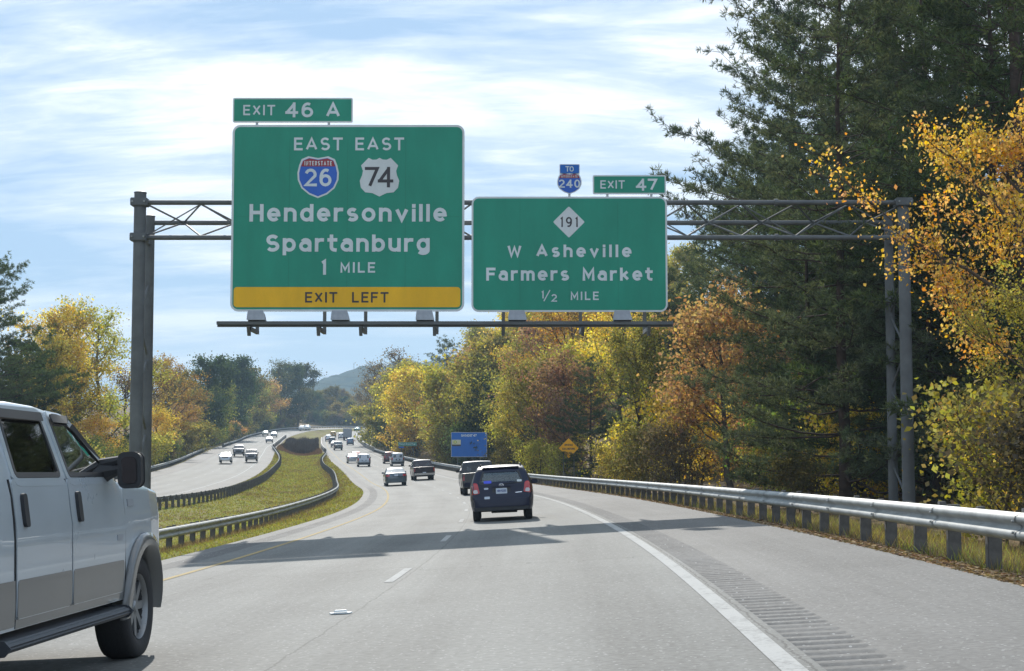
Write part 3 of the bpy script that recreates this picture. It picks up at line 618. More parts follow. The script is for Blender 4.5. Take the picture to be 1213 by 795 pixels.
def big_sign():
    Y = GZ - .12; r, W, H = sign_root(273.5, 148, 550, 369, Y, 'guide_sign', 'large green guide sign reading Hendersonville Spartanburg with gold exit left strip, on the gantry')
    u = W / 276.5; zz = lambda py: (369 - py) * u; xx = lambda px: (px - 411.75) * u
    panel(r, -W/2, 0, W/2, H, .24, 0, M['swhite'], M['sgreen'], .065)
    b = MB(); b.prism(rrect(xx(277.5), zz(364), xx(545.5), zz(340), .10), -.009, -.003); b.obj('gold_strip', M['sgold'], r)
    def tx(s, x, base, h, width, st=.2, mat='sletter', name='lettering', wx=1., y=-.012):
        b = MB(); letters(b, s, xx(x), zz(base), h*u, st, .3, y, wx, width=width*u); ob(name, flat_mesh(b, name, M[mat]), r)
    tx('EAST', 376, 176.5, 15.5, 58, .17); tx('EAST', 449, 176.5, 15.5, 58, .17)
    tx('Hendersonville', 412, 262, 21, 234, .205, wx=1.02); tx('Spartanburg', 412, 298, 20.5, 194, .205, wx=1.02)
    tx('1', 383, 325.5, 18, 6, .2); tx('MILE', 424, 323, 12.5, 41, .18)
    tx('EXIT', 381, 358.5, 12.5, 38, .17, 'sblack', y=-.014); tx('LEFT', 439, 358.5, 12.5, 43, .17, 'sblack', y=-.014)
    interstate(r, xx(376), zz(231.5), 46.5*u, '26', -.010)
    US = [(-.28, 1), (-.18, .95), (-.08, .955), (0, 1.0), (.08, .955), (.18, .95), (.28, 1), (.47, .80), (.42, .66), (.44, .55), (.50, .40), (.47, .22), (.36, .10), (.18, .08), (0, -.01), (-.18, .08), (-.36, .10), (-.47, .22), (-.50, .40), (-.44, .55), (-.42, .66), (-.47, .80)]
    s = 46*u; b = MB(); b.prism([(xx(449) + p[0]*s*1.02, zz(231.5) + p[1]*s) for p in US], -.012, -.004); b.obj('us_route_shield', M['swhite'], r)
    tx('74', 448.5, 221, 24.5, 34, .15, 'sblack', 'number', .95, -.016)
    for px in (342, 411, 480): b = MB(); b.box((xx(px), -.0055, zz(252)), (.012, .003, H*.80)); b.obj('panel_seam', M['seam'], r)
    b = MB(); b.box((0, -.0055, zz(256)), (W*.96, .003, .010)); b.obj('panel_seam', M['seam'], r)
    return r
def tab_sign(px0, py0, px1, py1, word, num, wpx, npx, label):
    Y = GZ - .12; r, W, H = sign_root(px0, py0, px1, py1, Y, 'exit_tab_sign', label)
    u = W / (px1 - px0); panel(r, -W/2, 0, W/2, H, .05, 0, M['swhite'], M['sgreen'], .04); cx = (px0+px1)/2
    b = MB(); letters(b, word, (wpx[0]-cx)*u, (py1-wpx[1])*u, wpx[2]*u, .16, .3, -.010, width=wpx[3]*u); ob('lettering', flat_mesh(b, 'lettering', M['sletter']), r)
    b = MB(); letters(b, num, (npx[0]-cx)*u, (py1-npx[1])*u, npx[2]*u, .18, .3, -.010, 1.05, width=npx[3]*u); ob('number', flat_mesh(b, 'number', M['sletter']), r)
    b = MB()
    for f in (-.3, .3): b.box((W*f, .06, -.3), (.07, .06, .8))
    b.obj('bracket', M['alu'], r)
big_sign()
tab_sign(273.5, 116, 416.5, 145, 'EXIT', '46 A', (305, 136.5, 12.5, 38), (369, 139, 18, 65), 'small green EXIT 46 A tab standing on the top left of the larger guide sign')
tab_sign(702.5, 207.5, 789.5, 230, 'EXIT', '47', (726, 223.5, 10, 29), (766.5, 226, 14.5, 25), 'small green EXIT 47 tab standing on the smaller guide sign')
def second_sign():
    Y = GZ - .12; r, W, H = sign_root(558.5, 233, 790.5, 369.5, Y, 'guide_sign', 'smaller green guide sign reading W Asheville Farmers Market, right of the larger sign')
    u = W / 232.; zz = lambda py: (369.5 - py) * u; xx = lambda px: (px - 674.5) * u
    panel(r, -W/2, 0, W/2, H, .22, 0, M['swhite'], M['sgreen'], .055)
    def tx(s, x, base, h, width, st=.2, mat='sletter', name='lettering', wx=1., y=-.012):
        b = MB(); letters(b, s, xx(x), zz(base), h*u, st, .3, y, wx, width=width*u); ob(name, flat_mesh(b, name, M[mat]), r)
    for px in (616, 674, 732): b = MB(); b.box((xx(px), -.0055, H/2), (.012, .003, H*.9)); b.obj('panel_seam', M['seam'], r)
    tx('W', 608.5, 304.5, 15, 15, .2); tx('Asheville', 691.5, 304.5, 15, 113, .21); tx('Farmers', 625, 332.5, 15.5, 98, .21); tx('Market', 731.5, 332.5, 15.5, 83, .21)
    tx('MILE', 692.5, 355.5, 10, 33, .17); tx('1', 642.5, 353.5, 9, 3, .17); tx('2', 656.5, 357.5, 9, 7, .17); tx('/', 649, 357.5, 14.5, 11, .09)
    s = 18.5*u; b = MB(); P = []
    for a in range(4): P += [(s*(1-abs(d)*.012)*math.cos(R(90*a+d)), s*(1-abs(d)*.012)*math.sin(R(90*a+d))) for d in (-7, 0, 7)]
    b.prism([(xx(674)+x, zz(262.5)+z) for x, z in P], -.010, -.003); b.obj('route_diamond', M['swhite'], r)
    tx('191', 674, 268.5, 12, 21, .15, 'sblack', 'number', .8, -.014)
second_sign()
def to_signs():
    Y = GZ - .12
    r, W, H = sign_root(663, 194.5, 687, 206, Y, 'to_plate_sign', 'little blue TO plate above the Interstate 240 shield'); u = W / 24
    panel(r, -W/2, 0, W/2, H, .03, 0, M['swhite'], M['sservice'], .02)
    b = MB(); letters(b, 'TO', 0, 2.6*u, 6.5*u, .17, .3, -.010, width=10*u); ob('lettering', flat_mesh(b, 'lettering', M['sletter']), r)
    r, W, H = sign_root(660.5, 206.5, 689, 229.5, Y, 'route_shield_sign', 'small blue and red Interstate 240 shield on a stem above the smaller guide sign')
    interstate(r, 0, .02, 23.5*S, '240', 0, .42)
    b = MB(); b.box((0, .06, -.05), (.07, .04, .9)); b.box((0, .06, H), (.05, .04, .3)); b.obj('stem', M['alu'], r)
    # widen: shield of three digits
    for c in r.children:
        if c.name.startswith(('shield', 'number', 'lettering')): c.scale = (1.18, 1, 1)
to_signs()
def ground_sign(name, label, px0, py0, px1, py1, Y, face, border, bw, r_=.08):
    r, W, H = sign_root(px0, py0, px1, py1, Y, name, label); panel(r, -W/2, 0, W/2, H, r_, 0, border, face, bw)
    for f in (-.32, .32):
        b = MB(); g = ground_z(r.location.x + W*f, Y) - r.location.z - .2; b.box((W*f, .12, (g + H*.9)/2), (.10, .12, H*.9 - g)); b.obj('post', M['oldgalv'], r)
    return r, W, H
r, W, H = ground_sign('services_sign', 'wide blue services sign with one logo panel beyond the right guardrail', 534.5, 512, 577, 541.5, 200, M['sservice'], M['alu'], .06, .1)
u = W / 42.5
b = MB(); letters(b, 'GAS-EXIT 47', -.2*u, 24.0*u, 3.0*u, .19, .35, -.012, width=18.5*u); ob('lettering', flat_mesh(b, 'lettering', M['sletter']), r)
lg = empty('logo_panel', (-15.*u, -.01, 13*u), parent=r)
b = MB(); b.box((0, 0, 4.6*u), (10.4*u, .02, 5.6*u)); b.obj('logo_field', M['cream'], lg); b = MB(); b.box((0, 0, .9*u), (10.4*u, .018, 2.0*u)); b.obj('logo_band', M['sblack'], lg)
for k_, (rr, mt, n) in enumerate(((2.0, 'bgreen', 18), (1.45, 'byellow', 18), (.75, 'swhite', 10))):
    b = MB(); P = []
    for i in range(n): P += [(rr*u*math.cos(2*math.pi*(i+o_)/n)*q_ - 1.4*u, rr*u*math.sin(2*math.pi*(i+o_)/n)*q_ + 4.7*u) for o_, q_ in ((0, 1.), (.5, .82))]
    b.prism(P, -.024 - .004*(k_+1), -.022 - .004*k_); b.obj('sunburst', M[mt], lg)
r, W, H = sign_root(661, 518.5, 686, 543.5, 128, 'warning_sign', 'orange-yellow diamond BRIDGE ICES BEFORE ROAD sign on two posts behind the right guardrail')
a = W/2
b = MB(); b.prism([(-a, a), (0, 0), (a, a), (0, 2*a)], 0, .01); b.obj('panel', M['sblack'], r)
b = MB(); q = a*.95; b.prism([(-q, a), (0, a-q), (q, a), (0, a+q)], -.006, -.001); b.obj('sign_face', M['swarn'], r)
for s_, z_, w_ in (('BRIDGE', 1.32, .78), ('ICES BEFORE', .95, 1.18), ('ROAD', .58, .55)):
    b = MB(); letters(b, s_, 0, z_*a - .09, .155, .19, .25, -.011, width=w_*a*1.0, wx=.8); ob('lettering', flat_mesh(b, 'lettering', M['sblack']), r)
for f in (-.42, .42):
    b = MB(); g = ground_z(r.location.x + f, 128) - r.location.z - .2; b.box((f, .05, (g + 1.1)/2), (.06, .06, 1.1 - g)); b.obj('post', M['oldgalv'], r)
r, W, H = ground_sign('river_name_sign', 'far small green river name sign with a little plate below, among bushes on the right', 472, 524, 494, 528.3, 296, M['sgreen'], M['swhite'], .03, .03)
b = MB(); letters(b, 'French Broad River', 0, .2, .30, .2, .3, -.012, width=W*.88, wx=.8); ob('lettering', flat_mesh(b, 'lettering', M['sletter']), r)
b = MB(); b.box((-W*.33, 0, -.25), (W*.3, .03, .3)); b.obj('plate', M['sservice'], r)

# ------------------------------------------------------------------ vegetation prototypes
def np_tubes(paths, n=5):
    """paths: list of (pts array kx3, radii array k)"""
    V = []; F = []; base = 0
    for P, rr in paths:
        P = np.asarray(P); k = len(P); T = np.gradient(P, axis=0); T /= np.linalg.norm(T, axis=1)[:, None] + 1e-9
        ref = np.array([0.31, .95, .1]); A = np.cross(T, ref); A /= np.linalg.norm(A, axis=1)[:, None] + 1e-9; B = np.cross(T, A)
        q = np.arange(n)*2*math.pi/n; ring = P[:, None, :] + (A[:, None, :]*np.cos(q)[None, :, None] + B[:, None, :]*np.sin(q)[None, :, None])*np.asarray(rr)[:, None, None]
        V.append(ring.reshape(-1, 3)); i = np.arange(k-1)[:, None]*n; j = np.arange(n)[None, :]
        F.append(np.stack([i+j, i+(j+1) % n, i+n+(j+1) % n, i+n+j], -1).reshape(-1, 4) + base); base += k*n
    return np.concatenate(V), np.concatenate(F)
def leaf_quads(g, P, size, flat=.0, sizevar=.35, droop=0.):
    n = len(P); u = g.normal(size=(n, 3)); u[:, 2] = u[:, 2]*(1-flat) - droop; u /= np.linalg.norm(u, axis=1)[:, None]; w_ = g.normal(size=(n, 3)); v = np.cross(u, w_); v /= np.linalg.norm(v, axis=1)[:, None] + 1e-9
    s = size*(1 + sizevar*g.normal(size=n)).clip(.4, 1.9); L = (s*.5)[:, None]*u; Wd = (s*.36)[:, None]*v; nn = np.cross(u, v)*(s*.12)[:, None]
    V = np.stack([P - L, P + Wd + nn, P + L, P - Wd + nn], 1).reshape(-1, 3); F = np.arange(4*n).reshape(n, 4); return V, F
def deciduous(seed, H=12., Rr=4.2, cb=.2, nl=9000, leaf=.22, clr=.75, fill=1., twig=True, stems=1, topw=.35):
    g = np.random.default_rng(seed); paths = []; tips = []
    for st in range(stems):
        off = g.normal(size=2)*(.0 if stems == 1 else Rr*.22); lean = g.normal(size=2)*(.06 if stems == 1 else .22)*H
        k = 9; t = np.linspace(0, 1, k); wob = np.cumsum(g.normal(size=(k, 2))*.012*H, 0); wob[0] = 0
        TP = np.stack([off[0] + lean[0]*t*t + wob[:, 0], off[1] + lean[1]*t*t + wob[:, 1], t*H*.93 - .25], 1)
        r0 = .019*H/(1 if stems == 1 else 1.7); paths.append((TP, r0*(1-.88*t) + .01))
        n1 = int((16 if stems == 1 else 8)*fill); az = g.uniform(0, 6.28)
        for i in range(n1):
            f = cb + (.97-cb)*((i+.5)/n1)**.9; a = az + i*2.4 + g.normal()*.3
            p0 = np.array([np.interp(f, t, TP[:, j]) for j in range(3)])
            prof = math.sin(math.pi*min(max((f-cb)/(1.08-cb), .0), 1.)**.75)**.7*(1-topw*f) + .12; ln = Rr*prof*g.uniform(.75, 1.2)
            up = g.uniform(.25, .75) + .5*f; d = np.array([math.cos(a), math.sin(a), up]); d /= np.linalg.norm(d); q = np.linspace(0, 1, 6)
            cur = p0 + d*ln*q[:, None] + np.stack([0*q, 0*q, q*q*ln*.12], 1) + np.cumsum(g.normal(size=(6, 3))*ln*.03, 0)*(q[:, None] > 0)
            paths.append((cur, r0*.42*(1-f*.5)*(1-.85*q) + .006))
            for s in range(5):
                qq = g.uniform(.35, 1.); p1 = np.array([np.interp(qq, q, cur[:, j]) for j in range(3)]); d2 = d + g.normal(size=3)*.6; d2 /= np.linalg.norm(d2); l2 = ln*g.uniform(.25, .5); q2 = np.linspace(0, 1, 4)
                c2 = p1 + d2*l2*q2[:, None] + np.stack([0*q2, 0*q2, q2*q2*l2*.15], 1); paths.append((c2, r0*.14*(1-.8*q2) + .004)); tips += [c2[-1], c2[2], c2[1]]
            tips.append(cur[-1])
    tips = np.array(tips); ti = g.integers(0, len(tips), nl); wgt = g.uniform(.5, 1.3, len(tips))
    P = tips[ti] + g.normal(size=(nl, 3))*(clr*wgt[ti])[:, None]*np.array([1, 1, .62])
    P = P[P[:, 2] > .15]
    LV, LF = leaf_quads(g, P, leaf); BV, BF = np_tubes(paths)
    return BV, BF, LV, LF
def pine(seed, H=24., Rr=4.5, cb=.16, dens=1., blade=.30, bw=.035):
    g = np.random.default_rng(seed); paths = []; k = 8; t = np.linspace(0, 1, k); wob = np.cumsum(g.normal(size=(k, 2))*.09, 0)
    TP = np.stack([wob[:, 0], wob[:, 1], t*H - .3], 1); paths.append((TP, .015*H*(1-.93*t) + .01)); tufts = []; dirs = []
    z = cb*H; a0 = g.uniform(0, 6.28)
    while z < H*.985:
        f = z/H; nb = g.integers(3, 6); wl = g.uniform(.72, 1.18)
        for i in range(nb):
            a = a0 + i*6.28/nb + g.normal()*.35; ln = Rr*min(1., (1.04-f)*1.9)**.75*wl*g.uniform(.45, 1.25) + .3
            up = .02 + .75*max(f-.3, 0) + g.normal()*.12; q = np.linspace(0, 1, 7); d = np.array([math.cos(a), math.sin(a), up])
            p0 = np.array([np.interp(f, t, TP[:, 0]), np.interp(f, t, TP[:, 1]), z])
            cur = p0 + d*ln*q[:, None] + np.stack([0*q, 0*q, ln*(.26*q*q - .16*q)], 1) + np.cumsum(g.normal(size=(7, 3))*ln*.02, 0)*(q[:, None] > 0); paths.append((cur, .055*(1-.8*q)*(1.1-f) + .006))
            nt = int(max(3, ln*1.7)*dens)
            for s in range(nt):
                qq = .34 + .66*(s + g.uniform())/nt; p1 = np.array([np.interp(qq, q, cur[:, j]) for j in range(3)]); sd_ = 1 if g.uniform() < .5 else -1
                side = np.array([-math.sin(a)*sd_, math.cos(a)*sd_, 0]); d2 = side*g.uniform(.3, 1.1) + d*g.uniform(.4, 1.) + np.array([0, 0, g.uniform(-.05, .4)]); d2 /= np.linalg.norm(d2); l2 = g.uniform(.5, 1.25)*(.45 + .10*ln); q2 = np.linspace(0, 1, 3)
                paths.append((p1 + d2*l2*q2[:, None], .016*(1-.6*q2)))
                for m in range(7):
                    tufts.append(p1 + d2*l2*(.3 + .7*m/6.) + g.normal(size=3)*np.array([.20, .20, .11])); dirs.append(d2)
        z += H*.034*g.uniform(.7, 1.4); a0 += .9
    T = np.array(tufts); D = np.array(dirs); nb = 11; P = np.repeat(T, nb, 0); Dd = np.repeat(D, nb, 0)*.7 + g.normal(size=(len(P), 3))*.75 + np.array([0, 0, .30]); Dd /= np.linalg.norm(Dd, axis=1)[:, None]
    s = blade*g.uniform(.7, 1.25, len(P))[:, None]; v = np.cross(Dd, g.normal(size=(len(P), 3))); v /= np.linalg.norm(v, axis=1)[:, None] + 1e-9
    V = np.stack([P - Dd*s*.1, P + Dd*s*.45 + v*bw, P + Dd*s, P + Dd*s*.45 - v*bw], 1).reshape(-1, 3); F = np.arange(len(V)).reshape(-1, 4)
    BV, BF = np_tubes(paths, 4); return BV, BF, V, F
def proto(fn, *a, bark='bark', leafm='leaf', **k):
    BV, BF, LV, LF = fn(*a, **k)
    return mesh_np('trunk', BV, BF, M[bark], smooth=True), mesh_np('crown', LV, LF, M[leafm])
PR = {
 'gold': [proto(deciduous, 5, 11, 4.4, .08, 19000, .098, .36), proto(deciduous, 6, 9, 4.2, .06, 16000, .096, .36)],
 'airy': [proto(deciduous, 15, 17, 5.0, .16, 9500, .19, .55), proto(deciduous, 16, 15, 5.0, .12, 9500, .18, .55)],
 'near': [proto(deciduous, 1, 11, 4.0, .15, 17000, .125, .62), proto(deciduous, 2, 12, 4.4, .12, 17000, .13, .6)],
 'mid': [proto(deciduous, 11, 12, 4.3, .14, 11000, .20, .65), proto(deciduous, 12, 15, 4.6, .2, 11000, .21, .7), proto(deciduous, 13, 10, 4.4, .10, 11000, .19, .6), proto(deciduous, 14, 17, 4.8, .25, 11000, .22, .75)],
 'far': [proto(deciduous, 21, 15, 5.0, .06, 12000, .34, .85), proto(deciduous, 22, 18, 5.4, .12, 12000, .36, .95), proto(deciduous, 23, 13, 5.0, .05, 12000, .33, .85)],
 'sparse': [proto(deciduous, 31, 17, 4.2, .3, 2600, .26, .8, 1.4), proto(deciduous, 32, 20, 4.6, .35, 2200, .30, .9, 1.4), proto(deciduous, 33, 14, 4.0, .25, 3400, .20, .7, 1.3)],
 'shrub': [proto(deciduous, 41, 3.6, 2.0, .05, 5200, .13, .42, .8, stems=3), proto(deciduous, 42, 2.8, 1.9, .05, 4600, .12, .38, .8, stems=4), proto(deciduous, 43, 4.6, 2.2, .05, 5600, .15, .45, .8, stems=3)],
 'farshrub': [proto(deciduous, 51, 4.5, 2.8, .04, 4200, .27, .5, .8, stems=3), proto(deciduous, 52, 6.0, 3.2, .04, 4600, .30, .6, .8, stems=3)],
 'pine': [proto(pine, 61, 26, 6.4, .06, 1.25, .30, .021, bark='pinebark', leafm='needle'), proto(pine, 62, 30, 7.0, .08, 1.25, .31, .022, bark='pinebark', leafm='needle'), proto(pine, 63, 22, 5.6, .04, 1.25, .30, .021, bark='pinebark', leafm='needle')],
 'smallpine': [proto(pine, 64, 13, 3.6, .05, 1.3, .28, .032, bark='pinebark', leafm='needle')],
}
OL, YE, YG, OR, RU, GR, DG, BR, GO = (.19, .17, .035), (.56, .43, .045), (.33, .31, .045), (.42, .26, .09), (.27, .16, .08), (.10, .14, .037), (.04, .068, .028), (.15, .115, .07), (.54, .35, .045)
PN, PL = (.062, .092, .038), (.105, .135, .065)
TREES = []
CLEAR = ((pxX(556, 200)/200, 200, 2.9), (pxX(673.5, 128)/128, 128, 2.1), (pxX(483, 296)/296, 296, 2.6))
def tree(kind, i, x, y, sc, col, label, group=None, name=None, cat='tree', dz=0., hs=1.):
    rad = sc*{'shrub': 1.9, 'farshrub': 2.8, 'smallpine': 3.3, 'pine': 4.6, 'far': 4.6}.get(kind, 3.9)
    for sl_, ys_, hw_ in CLEAR:
        if y < ys_ + rad*.8 and abs(x - sl_*y) < rad*.92 + hw_*y/ys_: 
            if group: return None
            x = sl_*y + math.copysign(rad*.92 + hw_*y/ys_, x - sl_*y)
    if y < 640 and not group: x0_, y0_ = x, y; x, y = off_road(x, y); sc *= y/y0_
    tr, cr = PR[kind][i % len(PR[kind])]; pn = 'pine' in kind
    name = name or ('pine_tree' if pn else 'shrub' if 'shrub' in kind else 'deciduous_tree')
    if 'shrub' in kind: cat = 'shrub'
    r = empty(name, (x, y, ground_z(x, y) + dz), rnd.uniform(0, 6.28), label=label, cat=cat, group=group); s = sc*rnd.uniform(.94, 1.06); r.scale = (s, s, s*hs)
    a = ob('trunk', tr, r); b = ob('crown', cr, r); j = rnd.uniform(.85, 1.15); b.color = (col[0]*j, col[1]*j*rnd.uniform(.93, 1.07), col[2], 1)
    TREES.append((kind, r, group)); return r
def P(px, Y): return pxX(px, Y)

def off_road(x, y):
    """nudge a tree away from the carriageways along the same bearing"""
    b = x/y
    if x < float(eb_c(y)) - 2 or b < -.12:
        while b*y > float(wbX(y, -13.2)) and b < -.11 and y < 680: y += 3.
    if b > -.105:
        while b*y < float(ebX(y, 8.6)) and y < 500: y += 3.
    return b*y, y
# --- right foreground, one by one
tree('gold', 0, P(1222, 38), 38, .80, GO, 'orange and gold leaved tree nearest on the right, reaching over the gantry leg', hs=1.12)
tree('gold', 1, P(1262, 33), 33, .55, YG, 'low yellow-green tree at the right edge behind the guardrail')
tree('shrub', 0, P(1190, 45), 45, .8, OL, 'olive shrub behind the guardrail between gantry leg and right edge')
tree('shrub', 2, P(1225, 31), 31, .6, YE, 'yellow shrub behind the nearest guardrail posts at the right edge')
tree('near', 1, P(1195, 60), 60, .7, (.12, .10, .02), 'dull olive broadleaf tree behind the gold tree at the right edge')
tree('near', 0, P(1120, 64), 64, .5, (.16, .12, .022), 'low brownish-olive tree just right of the right gantry leg')
tree('shrub', 1, P(972, 64), 64, 1.0, (.16, .20, .03), 'yellow-green sapling thicket left of the right gantry leg')
tree('shrub', 2, P(1015, 58), 58, .8, YE, 'gold shrub at the guardrail below the gantry leg')
tree('shrub', 0, P(948, 68), 68, .95, (.10, .15, .03), 'rounded green young shrub left of the gantry leg, below the dark pines')
tree('shrub', 2, P(1000, 67), 67, .75, (.30, .17, .06), 'rust-leaved shrub between green sapling and right gantry leg')
tree('shrub', 1, P(1036, 63), 63, .9, (.14, .13, .03), 'dull olive shrub touching the foot of the right gantry leg')
tree('shrub', 2, P(912, 72), 72, .75, (.33, .30, .04), 'small yellow bush at the foot of the orange-brown tree')
tree('near', 0, P(962, 74), 74, .45, (.16, .17, .03), 'slim olive-green young tree before the tallest pines')
tree('pine', 1, P(1015, 90), 90, 1.02, PN, 'tallest dark pine behind the gantry truss, top cut by the frame', hs=1.08)
tree('pine', 0, P(945, 104), 104, 1.06, PN, 'leaning-crowned dark pine standing out against the sky at left of the tall pines')
tree('pine', 2, P(1060, 70), 70, 1.05, PN, 'dark pine directly behind the right gantry leg')
tree('pine', 0, P(1100, 60), 60, .80, PN, 'dark pine between the right gantry leg and the gold tree')
tree('pine', 2, P(1175, 54), 54, .85, PN, 'near dark pine directly behind the gold tree')
tree('pine', 1, P(1230, 50), 50, .8, PN, 'dark pine cut by the right edge behind the gold tree')
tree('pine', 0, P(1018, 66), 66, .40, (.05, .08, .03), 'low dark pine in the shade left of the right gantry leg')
tree('pine', 2, P(1050, 62), 62, .50, PN, 'low dark pine just behind the base of the right gantry leg')
tree('pine', 1, P(975, 98), 98, .95, PN, 'tall dark pine filling the gap below the truss middle')
tree('pine', 0, P(920, 108), 108, .85, PL, 'paler pine leaning out over the orange-brown tree')
tree('pine', 1, P(1150, 76), 76, 1.0, PN, 'dark pine behind the gold tree at upper right')
tree('pine', 0, P(1215, 64), 64, 1.0, PN, 'dark pine at the upper right corner')
tree('pine', 2, P(1120, 92), 92, 1.25, PN, 'deep dark pine between the two tallest pines', hs=1.1)
tree('pine', 0, P(1015, 78), 78, .52, PN, 'shorter dark pine under the right half of the truss')
tree('pine', 2, P(900, 116), 116, 1.0, PL, 'lighter green pine behind the left end of the right truss')
tree('pine', 2, P(838, 128), 128, .78, PL, 'feathery grey-green pine right of the smaller guide sign')
tree('pine', 0, P(900, 96), 96, .50, PL, 'low pale-boughed pine behind the orange-brown tree')
tree('mid', 2, P(868, 84), 84, .98, OR, 'orange-brown round-crowned tree left of the gantry leg, in front of pines')
tree('mid', 0, P(905, 90), 90, .60, RU, 'small russet tree beside the orange-brown one')
tree('mid', 2, P(930, 80), 80, .50, GR, 'small dull green tree right of the orange-brown tree')
tree('shrub', 0, P(830, 92), 92, 1.5, YE, 'bright yellow bush left of the orange-brown tree')
tree('shrub', 1, P(780, 108), 108, 1.5, YG, 'dark-hearted yellow-green bush right of the warning sign')
tree('shrub', 2, P(745, 112), 112, .9, YE, 'low gold shrub close to the guardrail, right of the warning sign')
tree('smallpine', 0, P(800, 122), 122, 1.0, PL, 'low spreading pine with pale boughs under the guide sign corner')
tree('airy', 1, P(740, 140), 140, 1.0, YE, 'tall yellow tree behind the diamond warning sign')
tree('mid', 0, P(690, 146), 146, .95, YG, 'yellow-green leaning tree just above the warning sign')
tree('airy', 0, P(665, 165), 165, 1.05, (.30, .19, .02), 'golden brown tree between blue sign and warning sign')
tree('mid', 2, P(628, 160), 160, .95, YE, 'yellow tree between the blue hatchback and the warning sign')
tree('shrub', 1, P(650, 150), 150, 1.4, (.05, .06, .03), 'dark vine-covered bush left of the warning sign')
tree('mid', 1, P(600, 185), 185, .95, (.24, .24, .04), 'pale green-yellow tree right of the blue services sign')
tree('smallpine', 0, P(575, 200), 204, .9, DG, 'dark evergreen just behind the blue services sign')
tree('mid', 0, P(545, 225), 225, 1.0, OR, 'orange tree above the blue services sign')
tree('mid', 2, P(520, 250), 250, 1.0, RU, 'russet and yellow tree left of the blue services sign')
tree('pine', 2, P(531, 290), 290, .95, PL, 'lone pine rising in the middle of the autumn hillside')
tree('smallpine', 0, P(571, 330), 335, 1.1, DG, 'small dark conifer on the skyline between the two guide signs')
tree('mid', 0, P(497, 262), 262, .7, YG, 'yellow-green tree behind the little green river sign')
tree('farshrub', 0, P(478, 290), 300, 1.2, YE, 'yellow bush behind the left end of the river sign')
tree('farshrub', 1, P(462, 320), 320, 1.15, OL, 'rounded olive bush left of the river sign')
tree('farshrub', 1, P(450, 345), 345, 1.35, YG, 'yellow-green tall bush at the bend left of the river sign')
tree('farshrub', 0, P(470, 330), 338, 1.5, GR, 'grey-green tall bush behind the rounded olive bush')
for i, (px, Y, s) in enumerate(((437, 400, .95), (445, 385, 1.05), (453, 392, 1.1), (461, 372, 1.05), (470, 365, 1.1), (480, 355, 1.0), (441, 420, .9))):
    tree('sparse', i, P(px, Y), Y, s, BR, 'tall nearly bare grey-brown tree in the cluster on the skyline right of the far hill', 'nearly bare tall trees at the bend')
# --- right forest, rows behind the edge
fr = random.Random(5)
CN = {OL: 'olive', YE: 'yellow', YG: 'yellow-green', OR: 'orange', RU: 'russet', GR: 'green', DG: 'dark green', BR: 'brown', PN: 'blackish green', PL: 'grey-green'}
MARKS_R = ((490, 'above river sign'), (535, 'beyond river sign'), (577, 'behind blue services sign'), (640, 'between blue and diamond signs'), (700, 'behind diamond sign'), (800, 'right of diamond sign'), (930, 'behind orange-brown tree'), (1040, 'left of right gantry leg'), (1100, 'behind right gantry leg'), (9999, 'beyond right gantry leg'))
MARKS_L = ((40, 'over the pickup roof'), (150, 'left of left gantry leg'), (230, 'right of left gantry leg'), (262, 'left of oncoming silver sedan'), (300, 'above oncoming dark cars'), (335, 'above oncoming bridge traffic'), (9999, 'near far bend'))
def where(px, marks):
    for a, b in marks:
        if px < a: return b
def flabel(col, sc, species, row, x, Y, marks):
    cn = CN.get(col, 'golden brown' if col[0] > .22 else 'dull brown-green'); sz = 'tall' if sc > .84 else 'middling' if sc > .74 else 'smaller'
    return f"{sz} {cn} {species} {row} {where(x/Y*FPX + PX0, marks)}"
ROWN = ('fronting right wood', 'second row of right wood', 'deep in right wood', 'high on right bank', 'on crest of right bank')
for ri, (lo_, hi_, step) in enumerate(((10.8, 14, 7.0), (14.5, 20, 6.5), (21, 29, 7.5), (31, 44, 9.5), (48, 68, 14))):
    Y = 54.
    while Y < 420:
        lat = fr.uniform(lo_, hi_); x = float(ebX(Y, lat)); px = x/Y*FPX + PX0
        if -.115 < x/Y < .36 and not (790 < px < 935 and Y < 96):
            q = fr.random(); far = Y > 210
            if Y < 135:
                if q < (.85 if px > 930 else .6): sc, col, k_, sp = fr.uniform(.55, .80), (PN if fr.random() < .75 else PL), 'pine', 'pine'
                else: sc, col, k_, sp = fr.uniform(.55, .8), fr.choice([(.07, .075, .02), (.05, .065, .022), DG, (.12, .10, .02), OL]), 'mid', 'broadleaf tree'  # darker leaf colours here carry the shade of the dense wood
                if px < 830 and k_ == 'pine': sc *= .75
            else:
                col = fr.choice([YE, YE, YE, OR, RU, OL, YG, YG, YG, (.34, .24, .035), (.25, .19, .04)]); k_ = 'far' if far else fr.choice(['mid', 'mid', 'airy']); sp = 'broadleaf tree'
                sc = fr.uniform(.74, 1.0) if not far else fr.uniform(.86, 1.14)
                if q < .045: sc, col, k_, sp = fr.uniform(.5, .65), DG, 'pine', 'pine'
            tree(k_, fr.randrange(4), x, Y, sc, col, flabel(col, sc, sp, ROWN[ri], x, Y, MARKS_R), 'trees of the wood on the right bank')
        Y += step*fr.uniform(.75, 1.2)*(1 if Y < 250 else 1.15)
Y = 26.
